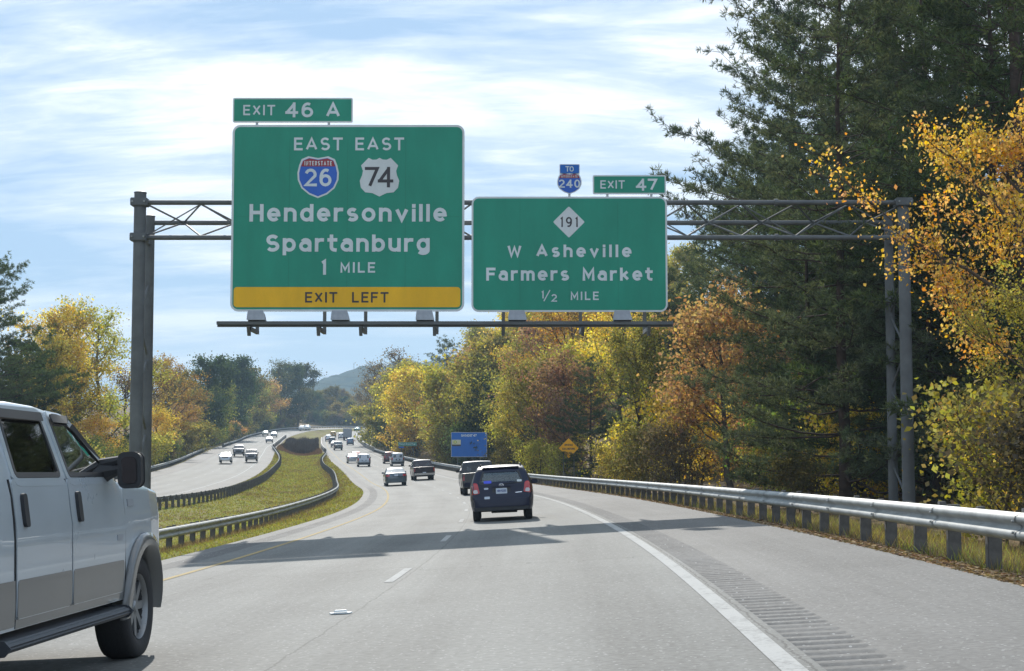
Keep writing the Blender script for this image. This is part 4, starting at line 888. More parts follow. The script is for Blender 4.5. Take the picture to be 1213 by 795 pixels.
while Y < 320:
    lat = fr.uniform(9.8, 12.0); x = float(ebX(Y, lat)); px = x/Y*FPX + PX0
    if x/Y < .34 and not (800 < px < 920 and Y < 84) and not (1000 < px < 1160 and Y < 52):
        sc = fr.uniform(.5, 1.05)*(1 if Y < 200 else 1.4); col = fr.choice([OL, BR, (.1, .08, .03), (.06, .06, .02), GR, YG, (.08, .07, .025)]) if px < 930 else fr.choice([(.07, .06, .03), (.05, .06, .02), OL, (.09, .08, .025)])  # darker undergrowth colours at right put the wood's shade into the leaves
        tree('shrub', fr.randrange(3), x, Y, sc, col, flabel(col, sc, 'shrub', 'behind right guardrail', x, Y, MARKS_R), 'undergrowth along the right guardrail')
    Y += (4.2 if Y < 120 else 8)*fr.uniform(.7, 1.3)
# --- left side
tree('pine', 2, P(-4, 128), 128, .80, PN, 'dark pine at the left edge above the white pickup')
tree('pine', 0, P(-30, 120), 120, .72, PN, 'second dark pine cut by the left edge')
tree('smallpine', 0, P(28, 135), 135, .95, DG, 'small dark evergreen above the pickup roof')
tree('airy', 0, P(84, 172), 172, 1.18, YE, 'tall yellow tree left of the left gantry leg')
tree('airy', 1, P(124, 176), 176, 1.20, YG, 'yellow-olive tree touching the left gantry leg')
tree('airy', 1, P(55, 165), 165, 1.05, (.26, .19, .035), 'brownish-yellow tree above the pickup cab')
tree('mid', 2, P(118, 150), 150, .55, GO, 'low gold-orange sapling above the pickup mirror')
tree('sparse', 2, P(150, 190), 190, .95, BR, 'thin-leaved brown tree behind the left gantry leg')
tree('sparse', 0, P(193, 212), 212, .82, (.28, .2, .04), 'thin yellow tree right of the left gantry leg')
tree('airy', 1, P(205, 222), 222, .95, (.30, .19, .03), 'golden brown tree right of the left gantry leg')
tree('mid', 2, P(185, 185), 185, .62, YE, 'small bright yellow tree beside the left gantry leg')
tree('mid', 0, P(222, 240), 240, .62, RU, 'rusty brown small tree before the green bushy tree on the left')
tree('far', 2, P(248, 262), 265, .72, (.19, .21, .03), 'bright green-yellow bushy tree in the middle of the left wood')
tree('far', 0, P(262, 262), 276, .60, GR, 'dark bushy green tree right of the bright bushy one')
tree('far', 1, P(242, 345), 345, 1.05, DG, 'dark green round-topped tree highest behind the left wood')
tree('far', 0, P(268, 350), 350, 1.2, DG, 'wide dark green tree on the skyline of the left wood')
tree('far', 2, P(291, 360), 360, 1.2, (.13, .11, .03), 'brown-green tree descending the left skyline')
tree('far', 0, P(303, 380), 382, .85, YG, 'pale yellow-green tree above the oncoming cars')
tree('far', 2, P(315, 415), 415, .95, OR, 'orange-tinged tree near the far end of the left wood')
tree('sparse', 1, P(331, 455), 455, 1.05, (.07, .08, .03), 'tall thin dark tree near the mast on the left skyline')
tree('far', 1, P(340, 470), 470, 1.05, DG, 'tall dark tree at the end of the left wood')
tree('far', 1, P(352, 480), 480, 1.02, (.06, .07, .03), 'dark wide tree last before the far gap')
tree('farshrub', 0, P(272, 292), 292, .62, OR, 'rusty orange low bush by the left guardrail end')
tree('farshrub', 0, P(262, 283), 283, .55, YE, 'yellow low bush by the left guardrail end')
ROWL = ('fronting left wood', 'second row of left wood', 'deep in left wood', 'back of left wood')
for ri, (lo_, hi_, step) in enumerate(((-15, -19, 8.5), (-22, -30, 9), (-32, -44, 11), (-48, -66, 14))):
    Y = 118.
    while Y < 600:
        x = float(wbX(Y, fr.uniform(hi_, lo_)))
        if x/Y > -.36:
            kd = 'far' if Y > 215 else 'mid'; col = fr.choice([OL, OL, YE, YG, BR, GR, (.25, .17, .03), (.2, .14, .03)] if Y < 300 else [OL, DG, GR, BR, (.1, .09, .03), (.17, .13, .03)])
            s_ = fr.uniform(.68, .90)*(1 if Y < 320 else 1.08)
            tree(kd, fr.randrange(4), x, Y, s_, col, flabel(col, s_, 'broadleaf tree', ROWL[ri], x, Y, MARKS_L), 'trees of the left wood')
        Y += step*fr.uniform(.75, 1.25)
Y = 122.
while Y < 600:
    x = float(wbX(Y, fr.uniform(-15.0, -12.6)))
    if x/Y > -.34:
        sc = fr.uniform(.55, .9)*(1 if Y > 200 else 1.5); col = fr.choice([OL, BR, (.1, .08, .03), GR, YG, DG])
        tree('farshrub' if Y > 200 else 'shrub', fr.randrange(3), x, Y, sc, col, flabel(col, sc*.8, 'shrub', 'behind left guardrail', x, Y, MARKS_L), 'undergrowth along the left wood')
    Y += 5.5*fr.uniform(.7, 1.3)
# --- far backdrop beyond the bend
for row, (Yb, s0) in enumerate(((695, .70), (725, .76), (760, .82), (810, .88))):
    px = 318
    while px < 470:
        Yj = Yb + fr.uniform(-9, 9); sc = s0*fr.uniform(.85, 1.12); col = fr.choice([OL, OL, (.2, .15, .03), (.27, .19, .03), BR, (.12, .10, .03), DG])
        tree('far', fr.randrange(3), P(px, Yj), Yj, sc, col, flabel(col, sc*.8, 'hazy broadleaf tree', ('first', 'second', 'third', 'last')[row] + ' row closing far bend', P(px, Yj), Yj, ((345, 'left of utility pole'), (372, 'just left of utility pole'), (395, 'right of utility pole'), (425, 'above box truck'), (999, 'right of box truck'))), 'trees closing the far bend')
        px += fr.uniform(9, 14)

px = 322
while px < 450:
    Yj = fr.uniform(676, 690); sc = fr.uniform(.7, 1.2); col = fr.choice([OL, BR, DG, GR]); x = P(px, Yj)
    if x < float(wb_c(Yj)) - 8: tree('farshrub', fr.randrange(3), x, Yj, sc, col, flabel(col, sc*.8, 'shrub', 'at the foot of far wood', x, Yj, ((345, 'left of utility pole'), (395, 'beside utility pole'), (999, 'above box truck'))), 'shrubs at the foot of the far wood')
    px += fr.uniform(3.5, 6)
def cull_hidden():
    """leave out trees of the mixed rows that stand wholly behind nearer crowns"""
    ext = {'near': (11.5, 4.0), 'mid': (13, 4.2), 'far': (15, 4.8), 'airy': (16, 4.2), 'sparse': (17, 3.5), 'shrub': (3.6, 1.9), 'farshrub': (5, 2.8), 'pine': (26, 5.5), 'smallpine': (13, 3.3), 'gold': (10, 3.6)}
    grid = np.zeros((200, 304), bool); items = sorted(TREES, key=lambda t: t[1].location.y)
    for kind, o, grp in items:
        h, rad = ext[kind]; sc = o.scale.x; x, y, z = o.location; c0 = (x/y*FPX + PX0)/4; rp = rad*sc/y*FPX/4; z0 = (HY - (z - EYE)/y*FPX)/4; z1 = (HY - (z + h*sc - EYE)/y*FPX)/4
        i0, i1, j0, j1 = max(int(z1), 0), min(int(z0) + 1, 199), max(int(c0 - rp), 0), min(int(c0 + rp) + 1, 303)
        if i1 <= i0 or j1 <= j0: new = 0; tot = 1
        else:
            I, J = np.mgrid[i0:i1, j0:j1]; m = ((J + .5 - c0)/max(rp, .5))**2 + ((I + .5 - (z0+z1)/2)/max((z0-z1)/2, .5))**2 < 1.0
            tot = max(m.sum(), 1); new = (m & ~grid[i0:i1, j0:j1]).sum()
            if not (grp and new/tot < .05): k = ((J + .5 - c0)/max(rp, .5))**2 + ((I + .5 - (z0+z1)/2)/max((z0-z1)/2, .5))**2 < .62; grid[i0:i1, j0:j1] |= k
        if grp and new/tot < .05:
            for c in list(o.children): bpy.data.objects.remove(c)
            bpy.data.objects.remove(o)
cull_hidden()
# ------------------------------------------------------------------ grass, weeds, brush, litter
def blades(name, pts, h, wd, mat, label=None, lean=.35, per=3, cat=None):
    g = np.random.default_rng(len(pts)); pts = np.asarray(pts, float); P_ = np.repeat(pts, per, 0); n = len(P_)
    hh = (np.repeat(np.asarray(h), per) if np.ndim(h) else h)*g.uniform(.5, 1.3, n); a = g.uniform(0, 6.28, n); ww = np.repeat(np.asarray(wd), per) if np.ndim(wd) else wd
    base = P_ + np.stack([g.normal(size=n)*.03, g.normal(size=n)*.03, np.full(n, -.02)], 1); d = np.stack([np.cos(a), np.sin(a), 0*a], 1)
    tip = base + np.stack([g.normal(size=n)*lean*hh, g.normal(size=n)*lean*hh, hh], 1)
    V = np.stack([base - d*(ww/2 if np.ndim(ww) == 0 else ww[:, None]/2), base + d*(ww/2 if np.ndim(ww) == 0 else ww[:, None]/2), tip], 1).reshape(-1, 3)
    o = ob(name, mesh_np(name, V, np.arange(3*n).reshape(-1, 3), mat), kind='stuff', label=label, cat=cat); return o
gg = random.Random(3)
def scatter(n, y0, y1, xf, pw=1.0):
    out = []; hs = []
    for _ in range(n):
        u_ = gg.random(); Y = y0*(y1/y0)**(u_**pw); x = xf(Y); out.append((x, Y, ground_z(x, Y))); hs.append(Y)
    return out, np.array(hs)
med = lambda Y: gg.uniform(float(wbX(Y, 2.1)), float(ebX(Y, -5.35)))
p_, y_ = scatter(42000, 26, 318, med); blades('median_grass', p_, .05 + y_*.0006, .012 + y_*.00045, M['grass'], 'short yellow-green grass covering the median between the guardrails', .6, 3)
from mathutils import noise as mn
p_, y_ = scatter(26000, 26, 318, med); kp = [i for i, q in enumerate(p_) if mn.noise(Vector((q[0]*.35, q[1]*.09, 0))) > .12]; p_ = [p_[i] for i in kp]; y_ = y_[kp]; blades('median_straw', p_, .07 + y_*.0006, .012 + y_*.0004, M['straw'], 'dry straw coloured stems mixed through the median grass', .5, 3)
edge = lambda Y: float(ebX(Y, eb_rl(Y) + gg.gauss(0, .35)))
p_, y_ = scatter(5000, 28, 300, edge); blades('rail_weeds', p_, .16 + y_*.0004, .014 + y_*.0003, M['straw'], 'dry weeds standing along the median guardrail posts', .4, 3)
rt = lambda Y: float(ebX(Y, gg.uniform(7.25, 10.5)))
p_, y_ = scatter(16000, 12, 300, rt); blades('dry_weeds', p_, .17 + y_*.0009, .010 + y_*.0003, M['straw'], 'tall dry straw weeds behind the right guardrail', .35, 3)
p_, y_ = scatter(5000, 12, 160, rt); blades('green_weeds', p_, .22, .014 + y_*.0003, M['grass'], 'green weeds among the straw behind the right guardrail', .45, 3)
def litter():
    g = np.random.default_rng(9); n = 15000; Y = 12*(170/12)**g.uniform(0, 1, n); lat = 6.45 + np.abs(g.normal(size=n))*.55
    X = ebX(Y, lat); Z = np.array([ground_z(a, b) for a, b in zip(X, Y)]) + .03; P_ = np.stack([X, Y, Z], 1)
    V, F = leaf_quads(g, P_, .045 + .0*Y, flat=.85); V = V.reshape(n, 4, 3); c = P_[:, None, :]; k = (1 + Y/45)[:, None, None]; V = c + (V - c)*k*np.array([1, 1, .5]); ob('leaf_litter', mesh_np('leaf_litter', V.reshape(-1, 3), F, M['litter']), kind='stuff', label='fallen leaves and bark along the edge of the right shoulder')
M['litter'] = leaf_mat('litter', .1, 'c', (.26, .17, .085), (.35, 1.6), .03)
litter()
def brush():
    out = []; hs = []
    for _ in range(15000):
        Y = gg.uniform(334, 452); f = gg.uniform(.04, .96); xl = float(wbX(Y, 2.2)); xr = float(ebX(Y, -5.6)); x = xl + (xr-xl)*f; z = ground_z(x, Y)
        out.append((x, Y, z)); hs.append((max(float(eb_z(Y)), 0) - z + .75 + .30*math.sin(x*1.7 + Y*.11))*gg.uniform(.8, 1.22))
    blades('dead_brush', out, np.array(hs)*.8, .16, M['brush'], 'dark brown dead brush filling the hollow between the two bridges', .12, 4)
    out = []; hs = []
    for _ in range(5200):
        Y = gg.uniform(316, 337); f = gg.uniform(.03, .97); xl = float(wbX(Y, 2.2)); xr = float(ebX(Y, -5.6)); x = xl + (xr-xl)*f; out.append((x, Y, ground_z(x, Y))); hs.append(.3 + .045*(Y-316)*gg.uniform(.6, 1.1))
    blades('reddish_weeds', out, np.array(hs), .10, M['redweed'], 'reddish brown weeds in front of the dark brush in the median', .25, 4)
brush()

# ------------------------------------------------------------------ far hills, mast, poles
def hill_mat(name, c0, c1):
    m = bpy.data.materials.new(name); m.use_nodes = True; t = NT(m.node_tree); b = m.node_tree.nodes['Principled BSDF']; pos = t.new('ShaderNodeNewGeometry').outputs['Position']
    n = t.noise(pos, .03, 6, .75); t.link(t.mix(t.ramp(n, [(.38, 0.), (.62, 1.)]), c0, c1), b.inputs['Base Color']); b.inputs['Roughness'].default_value = 1; b.inputs['Specular IOR Level'].default_value = 0
    return m
def hill(name, label_, Yc, depth, pts, mat, nx=260, ny=40, rough=4.):
    """ridge line given as (x, z) at distance Yc"""
    g = np.random.default_rng(int(Yc)); xs = np.linspace(pts[0][0], pts[-1][0], nx); ridge = np.interp(xs, [p[0] for p in pts], [p[1] for p in pts])
    sm = np.convolve(np.pad(ridge, 8, mode='edge'), np.ones(17)/17, 'valid'); V = np.zeros((ny, nx, 3))
    for j in range(ny):
        t = j/(ny-1)*1.5; prof = math.sin(min(t, 1.)*math.pi/2)**1.2 if t <= 1 else math.cos((t-1)*math.pi*.8)
        V[j, :, 0] = xs; V[j, :, 1] = Yc - depth + depth*t; V[j, :, 2] = 14 + (sm-14)*prof + g.normal(size=nx)*rough*min(1, prof*2)
    idx = np.arange(nx*ny).reshape(ny, nx); F = np.stack([idx[:-1, :-1], idx[:-1, 1:], idx[1:, 1:], idx[1:, :-1]], -1).reshape(-1, 4)
    ob(name, mesh_np(name, V.reshape(-1, 3), F, mat), kind='structure')
zz_ = lambda py, Y: EYE + (HY-py)/FPX*Y
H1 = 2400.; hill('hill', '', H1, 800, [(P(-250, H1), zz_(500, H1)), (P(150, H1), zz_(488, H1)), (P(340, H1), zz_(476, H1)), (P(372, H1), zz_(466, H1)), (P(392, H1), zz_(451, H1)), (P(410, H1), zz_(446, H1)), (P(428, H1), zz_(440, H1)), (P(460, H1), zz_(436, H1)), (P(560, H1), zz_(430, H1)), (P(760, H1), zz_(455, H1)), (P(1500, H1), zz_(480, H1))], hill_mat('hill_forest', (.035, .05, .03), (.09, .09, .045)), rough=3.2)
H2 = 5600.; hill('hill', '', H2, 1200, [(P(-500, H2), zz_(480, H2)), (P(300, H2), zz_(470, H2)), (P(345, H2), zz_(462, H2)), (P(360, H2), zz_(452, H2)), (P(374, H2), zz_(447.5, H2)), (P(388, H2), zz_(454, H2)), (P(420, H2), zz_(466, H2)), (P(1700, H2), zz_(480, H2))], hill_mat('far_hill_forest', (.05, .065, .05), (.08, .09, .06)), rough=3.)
r = empty('utility_pole', (P(371.5, 900), 900, 15), label='wooden utility pole in the gap before the far hill', cat='utility pole')
b = MB(); b.tube([(0, 0, -2), (0, 0, zz_(446, 900) - 15)], [.42, .28], 8); b.obj('pole', M['wood'], r); b = MB()
for z_ in (-.8, -3.2): b.box((0, 0, zz_(446, 900) - 15 + z_), (3.4, .2, .2))
b.obj('crossarm', M['wood'], r)
r = empty('mast', (P(331, 760), 760, 15), label='thin grey mast rising above the left wood', cat='mast')
b = MB(); b.tube([(0, 0, -2), (0, 0, zz_(439, 760) - 15)], .16, 6); b.box((.5, 0, zz_(439, 760) - 15.3), (1.2, .1, .1)); b.obj('mast_pole', M['oldgalv'], r)
r = empty('radio_mast', (P(419, H1), H1, zz_(446, H1)), label='hair-thin radio mast on the crest of the far hill', cat='mast')
b = MB(); b.tube([(0, 0, -4), (0, 0, zz_(430, H1) - zz_(446, H1))], .45, 5); b.obj('mast_pole', M['oldgalv'], r)
b = MB()
for k_, (za, zb_) in enumerate(((zz_(443, 760), zz_(430, 760)), (zz_(449, 760), zz_(452, 760)))):
    n_ = 24; xa, xb = P(330, 760), P(540, 760)
    b.tube([(xa + (xb-xa)*i/n_, 760 + 140*i/n_*(k_*0+1), za + (zb_-za)*i/n_ - 4*(4*(i/n_)*(1-i/n_))*.25) for i in range(n_+1)], .035, 4)
b.obj('power_line', M['trim'], label='thin power lines crossing the pale gap above the far bend', cat='power line')

# ------------------------------------------------------------------ vehicles
def bis_poly(poly, step):
    bm = bmesh.new(); vs = [bm.verts.new((a, b, 0)) for a, b in poly]; bm.faces.new(vs)
    xs = [p[0] for p in poly]; zs = [p[1] for p in poly]
    for ax, lo_, hi_ in ((0, min(xs), max(xs)), (1, min(zs), max(zs))):
        v = lo_ + step
        while v < hi_ - .2*step:
            no = (1, 0, 0) if ax == 0 else (0, 1, 0); co = (v, 0, 0) if ax == 0 else (0, v, 0)
            bmesh.ops.bisect_plane(bm, geom=bm.verts[:] + bm.edges[:] + bm.faces[:], plane_co=co, plane_no=no); v += step
    return bm
def wrap_panel(name, mat, parent, poly, fn, off, thick=.012, step=.12):
    """poly in 2D, fn(a,b)->(point, outward)"""
    bm = bis_poly(poly, step); n = len(bm.verts); inner = {}
    fs = bm.faces[:]; geo = bmesh.ops.extrude_face_region(bm, geom=fs); nv = [v for v in geo['geom'] if isinstance(v, bmesh.types.BMVert)]
    nvs = set(nv)
    for v in bm.verts:
        p, o = fn(v.co.x, v.co.y); p = Vector(p); o = Vector(o); v.co = p + o*(off if v in nvs else off - thick)
    bmesh.ops.recalc_face_normals(bm, faces=bm.faces[:]); me = bpy.data.meshes.new(name); bm.to_mesh(me); bm.free(); me.materials.append(mat); smooth_by_angle(me, 35)
    return ob(name, me, parent)
def inset(poly, d):
    cx = sum(p[0] for p in poly)/len(poly); cy = sum(p[1] for p in poly)/len(poly); out = []; n = len(poly)
    area = sum(poly[i][0]*poly[(i+1) % n][1] - poly[(i+1) % n][0]*poly[i][1] for i in range(n)); sg = 1 if area > 0 else -1
    for i in range(n):
        a, b, c = Vector(poly[i-1]), Vector(poly[i]), Vector(poly[(i+1) % n]); d1 = (b-a).normalized(); d2 = (c-b).normalized(); n1 = Vector((-d1.y, d1.x))*sg; n2 = Vector((-d2.y, d2.x))*sg
        m = (n1+n2); m = m.normalized() if m.length > 1e-3 else n1; k = min(1/max(m.dot(n1), .4), 2); out.append(tuple(b + m*d*k))
    return out
def rounded(poly, r, n=4):
    out = []; N = len(poly)
    for i in range(N):
        a, b, c = Vector(poly[i-1]), Vector(poly[i]), Vector(poly[(i+1) % N]); q = min(r, (a-b).length*.45, (c-b).length*.45); s = b + (a-b).normalized()*q; e = b + (c-b).normalized()*q
        for k in range(n+1): t = k/n; out.append(tuple(s*(1-t)**2 + b*2*t*(1-t) + e*t*t))
    return out
class Car:
    def __init__(s, prof, W, side, plan, zb=.24, wheels=(), rw=.33, rc=.09, crown=.03, holes=(), arch=1.12):
        s.prof = prof; s.W = W; s.side = side; s.plan = plan; s.zb = zb; s.wheels = wheels; s.rw = rw; s.rc = rc; s.crown = crown; s.L = prof[-1][0]; s.arch = arch
    def zt(s, y): return float(np.interp(y, [p[0] for p in s.prof], [p[1] for p in s.prof]))
    def hw(s, y): return s.W/2*float(np.interp(y, [p[0] for p in s.plan], [p[1] for p in s.plan]))
    def sf(s, z): return float(np.interp(z, [p[0] for p in s.side], [p[1] for p in s.side]))
    def bot(s, y):
        z = s.zb
        for wy in s.wheels:
            a = s.rw*s.arch; d = abs(y-wy)
            if d < a: z = max(z, s.rw + math.sqrt(a*a-d*d))
        return z
    def xs(s, y, z):
        zt = s.zt(y); w = s.hw(y)
        if z > zt - s.rc:
            x0 = w*s.sf(zt-s.rc); q = min(1, (z-(zt-s.rc))/s.rc); return x0 - s.rc + s.rc*math.sqrt(max(0, 1-q*q))
        return w*s.sf(z)
    def body(s, mat, root, name='body', extra=()):
        ys = set(np.arange(0, s.L+1e-6, .10).round(3)) | {p[0] for p in s.prof} | {p[0] for p in s.plan} | {s.L}
        for wy in s.wheels:
            a = s.rw*s.arch; ys |= {round(wy + a*math.sin(t), 4) for t in np.linspace(-math.pi/2, math.pi/2, 15)} | {round(wy-a-.004, 4), round(wy+a+.004, 4)}
        ys = sorted(y for y in ys if 0 <= y <= s.L); V = []; F = []; ns = 11; na = 5; nt = 4
        for y in ys:
            zt, zb = s.zt(y), s.bot(y); rc = min(s.rc, max(.01, (zt-zb)*.45)); pts = []
            for i in range(ns): z = zb + (zt-rc-zb)*i/(ns-1); pts.append((s.hw(y)*s.sf(z), z))
            x0 = pts[-1][0]
            for i in range(1, na+1): q = math.pi/2*i/na; pts.append((x0-rc+rc*math.cos(q), zt-rc+rc*math.sin(q)))
            xr = pts[-1][0]
            for i in range(1, nt+1): x = xr*(1-i/nt); pts.append((x, zt + s.crown*(1-(x/max(xr, .01))**2)))
            V += [(x, y, z) for x, z in pts] + [(-x, y, z) for x, z in pts[-2::-1]]
        n = 2*(ns+na+nt) - 1
        for j in range(len(ys)-1):
            for k in range(n): F.append((j*n+k, (j+1)*n+k, (j+1)*n+(k+1) % n, j*n+(k+1) % n))
        F.append(tuple(range(n))); F.append(tuple((len(ys)-1)*n + k for k in range(n))[::-1])
        b = MB(); b.add(V, F); me = b.mesh(name, mat); smooth_by_angle(me, 38); o = ob(name, me, root); return o
    def sidefn(s, sgn):
        def f(y, z): return (sgn*s.xs(y, z), y, z), (sgn, 0, 0)
        return f
    def rearfn(s):
        pr = [(z, y) for y, z in s.prof]; k = max(range(len(s.prof)), key=lambda i: s.prof[i][1]); R_ = s.prof[:k+1]; zs = [p[1] for p in R_]; ys = [p[0] for p in R_]
        for i in range(1, len(zs)): zs[i] = max(zs[i], zs[i-1] + 1e-4)
        pi = [p for p in s.plan if p[0] < s.L*.3]
        def f(x, z):
            y = float(np.interp(z, zs, ys)); fr_ = abs(x)/(s.W/2)/max(s.sf(z), .3)
            yc = float(np.interp(fr_, [p[1] for p in pi], [p[0] for p in pi])); return (x, max(y, yc) , z), (0, -1, 0)
        return f
    def frontfn(s):
        k = max(range(len(s.prof)), key=lambda i: s.prof[i][1]); k = max(i for i in range(len(s.prof)) if s.prof[i][1] >= s.prof[k][1]-.01); R_ = s.prof[k:][::-1]; zs = [p[1] for p in R_]; ys = [p[0] for p in R_]
        for i in range(1, len(zs)): zs[i] = max(zs[i], zs[i-1] + 1e-4)
        pi = [p for p in s.plan if p[0] > s.L*.7][::-1]
        def f(x, z):
            y = float(np.interp(z, zs, ys)); fr_ = abs(x)/(s.W/2)/max(s.sf(z), .3); yc = float(np.interp(fr_, [p[1] for p in pi], [p[0] for p in pi])); return (x, min(y, yc), z), (0, 1, 0)
        return f
WH = {}
def wheel_meshes(r, w, spokes=5):
    key = (r, w, spokes)
    if key not in WH:
        b = MB(); rr = r*.62; b.lathe_x([(-w/2*.8, rr), (-w/2, r*.78), (-w/2*.92, r*.95), (-w/2*.6, r), (0, r*1.0), (w/2*.6, r), (w/2*.92, r*.95), (w/2, r*.78), (w/2*.8, rr), (w/2*.3, rr*.9)], 32); t = b.mesh('tyre', M['tyre'], smooth=True)
        b = MB(); b.lathe_x([(w/2*.86, rr*1.02), (w/2*.70, rr*.96), (-w/2*.5, rr*.9), (-w/2*.5, 0.001)], 28)
        b.lathe_x([(w/2*.1, .001), (w/2*.72, .002), (w/2*.72, rr*.16), (w/2*.55, rr*.24), (w/2*.1, rr*.26)], 14)
        for k in range(spokes):
            a = 2*math.pi*k/spokes; rot = Matrix.Rotation(a, 3, 'X'); bb = Vector((w/2*.5, 0, rr*.58)); b.box(rot @ bb, (w*.12, rr*.24, rr*.82), rot, taper=1.0)
        rm = b.mesh('rim', M['rim']); smooth_by_angle(rm, 35)
        b = MB(); b.lathe_x([(-w/2*.3, rr*.9), (-w/2*.3, .001)], 24); db = b.mesh('brake', M['under']); WH[key] = (t, rm, db)
    return WH[key]
def add_wheels(root, car, w=.2, spokes=5, inset_=.02, detail=True):
    t, rm, db = wheel_meshes(car.rw, w, spokes)
    for wy in car.wheels:
        for sg in (-1, 1):
            x = sg*(car.W/2*car.sf(car.rw) - w/2 - inset_)
            o = ob('wheel', t, root, loc=(x, wy, car.rw)); o.rotation_euler = (0, 0, 0 if sg > 0 else math.pi)
            if detail: ob('rim', rm, o)
    b = MB(); b.box((0, car.L/2, car.zb + .16), (car.W*.72, car.L*.9, .26)); 
    for wy in car.wheels: b.box((0, wy, car.rw+.0), (car.W*.8, .14, .14))
    b.obj('underbody', M['under'], root)
def place(root, x, Y, cf, rev=False, dzz=0.):
    h = heading(cf, Y); rz = -h + (math.pi if rev else 0); z0 = surf_z(x, Y); sl = (surf_z(x + math.tan(h)*2, Y + 2) - surf_z(x - math.tan(h)*2, Y - 2))/4; cs = (surf_z(x+.5, Y) - surf_z(x-.5, Y))
    root.location = (x, Y, z0 + dzz); root.rotation_mode = 'ZYX'
    sgn = -1 if rev else 1; root.rotation_euler = (math.atan(sl)*sgn, -math.atan(cs)*sgn, rz)
def finish_rear(root, car, W, z_tail, tail, plate_z, win=None, glass='glass', third=None):
    rf = car.rearfn()
    for sg in (-1, 1):
        poly = [(sg*a, b) for a, b in tail]; poly = poly if sg > 0 else poly[::-1]; wrap_panel('tail_light', M['tail'], root, rounded(poly, .03, 3), rf, .014, .05, .1)
    if win: wrap_panel('rear_window', M[glass], root, rounded(win, .05), rf, .008, .012, .15)
    if plate_z: wrap_panel('licence_plate', M['plate'], root, [(-.15, plate_z), (.15, plate_z), (.15, plate_z+.15), (-.15, plate_z+.15)], rf, .02, .015, .2)
PLAN = lambda L, a=.82, b=.8: [(0, a-.12), (.06, a), (.22, .955), (.5, 1.), (L-.7, 1.), (L-.25, .93), (L-.06, b), (L, b-.12)]
TYPES = {}
TYPES['sedan'] = dict(L=4.7, W=1.8, prof=[(0, .80), (.04, .98), (.12, 1.03), (.75, 1.06), (1.35, 1.38), (1.75, 1.44), (2.5, 1.45), (2.9, 1.39), (3.65, 1.00), (4.4, .86), (4.62, .74), (4.7, .5)], side=[(.2, .93), (.45, .99), (.7, 1.), (.92, .975), (1.42, .72)], wheels=(.98, 3.72), rw=.325,
    rear=[(-.56, 1.09), (.56, 1.09), (.47, 1.36), (-.47, 1.36)], tail=[(.52, .78), (.80, .78), (.82, .94), (.54, .97)], pz=.80, sidew=[[(1.15, 1.02), (2.22, 1.02), (2.22, 1.36), (1.55, 1.35)], [(2.3, 1.02), (3.42, 1.02), (2.85, 1.34), (2.3, 1.36)]], front=[(-.62, 1.04), (.62, 1.04), (.50, 1.36), (-.50, 1.36)], fy=(3.55, 2.95))
TYPES['suv'] = dict(L=4.6, W=1.84, prof=[(0, .60), (.03, .95), (.10, 1.10), (.32, 1.60), (.5, 1.71), (1.2, 1.75), (2.5, 1.74), (2.85, 1.66), (3.5, 1.18), (4.35, 1.06), (4.55, .9), (4.6, .6)], side=[(.2, .93), (.5, .99), (.9, 1.), (1.1, .98), (1.7, .78)], wheels=(.9, 3.62), rw=.35,
    rear=[(-.66, 1.15), (.66, 1.15), (.58, 1.56), (-.58, 1.56)], tail=[(.68, .88), (.86, .88), (.84, 1.2), (.70, 1.2)], pz=.82, sidew=[[(.5, 1.16), (1.3, 1.16), (1.3, 1.58), (.75, 1.56)], [(1.38, 1.16), (2.3, 1.16), (2.3, 1.6), (1.38, 1.6)], [(2.36, 1.16), (3.3, 1.16), (2.85, 1.54), (2.36, 1.6)]], front=[(-.68, 1.2), (.68, 1.2), (.58, 1.6), (-.58, 1.6)], fy=(3.45, 2.9))
TYPES['van'] = dict(TYPES['suv'], L=5.0, prof=[(0, .60), (.03, 1.05), (.10, 1.2), (.25, 1.68), (.4, 1.78), (1.2, 1.82), (2.9, 1.80), (3.2, 1.70), (4.2, 1.18), (4.75, 1.0), (4.95, .85), (5.0, .55)], wheels=(1.0, 4.0), fy=(4.1, 3.3), sidew=[[(.5, 1.2), (1.5, 1.2), (1.5, 1.6), (.6, 1.6)], [(1.6, 1.2), (2.6, 1.2), (2.6, 1.62), (1.6, 1.62)], [(2.7, 1.2), (3.9, 1.2), (3.3, 1.6), (2.7, 1.62)]])
TYPES['pickup'] = dict(L=5.7, W=1.96, prof=[(0, .60), (.01, 1.18), (.04, 1.20), (1.95, 1.20), (1.97, 1.22), (2.1, 1.62), (2.25, 1.80), (2.6, 1.84), (3.5, 1.83), (3.75, 1.76), (4.4, 1.26), (5.4, 1.14), (5.62, .95), (5.7, .6)], side=[(.3, .94), (.6, .99), (1.0, 1.), (1.2, .98), (1.8, .80)], wheels=(1.15, 4.75), rw=.40,
    rear=[(-.62, 1.34), (.62, 1.34), (.55, 1.66), (-.55, 1.66)], tail=[(.84, .80), (.96, .80), (.96, 1.14), (.84, 1.14)], pz=.62, sidew=[[(2.3, 1.28), (3.1, 1.28), (3.1, 1.68), (2.4, 1.68)], [(3.18, 1.28), (4.2, 1.28), (3.75, 1.64), (3.18, 1.68)]], front=[(-.72, 1.3), (.72, 1.3), (.6, 1.7), (-.6, 1.7)], fy=(4.3, 3.8), zb=.40)
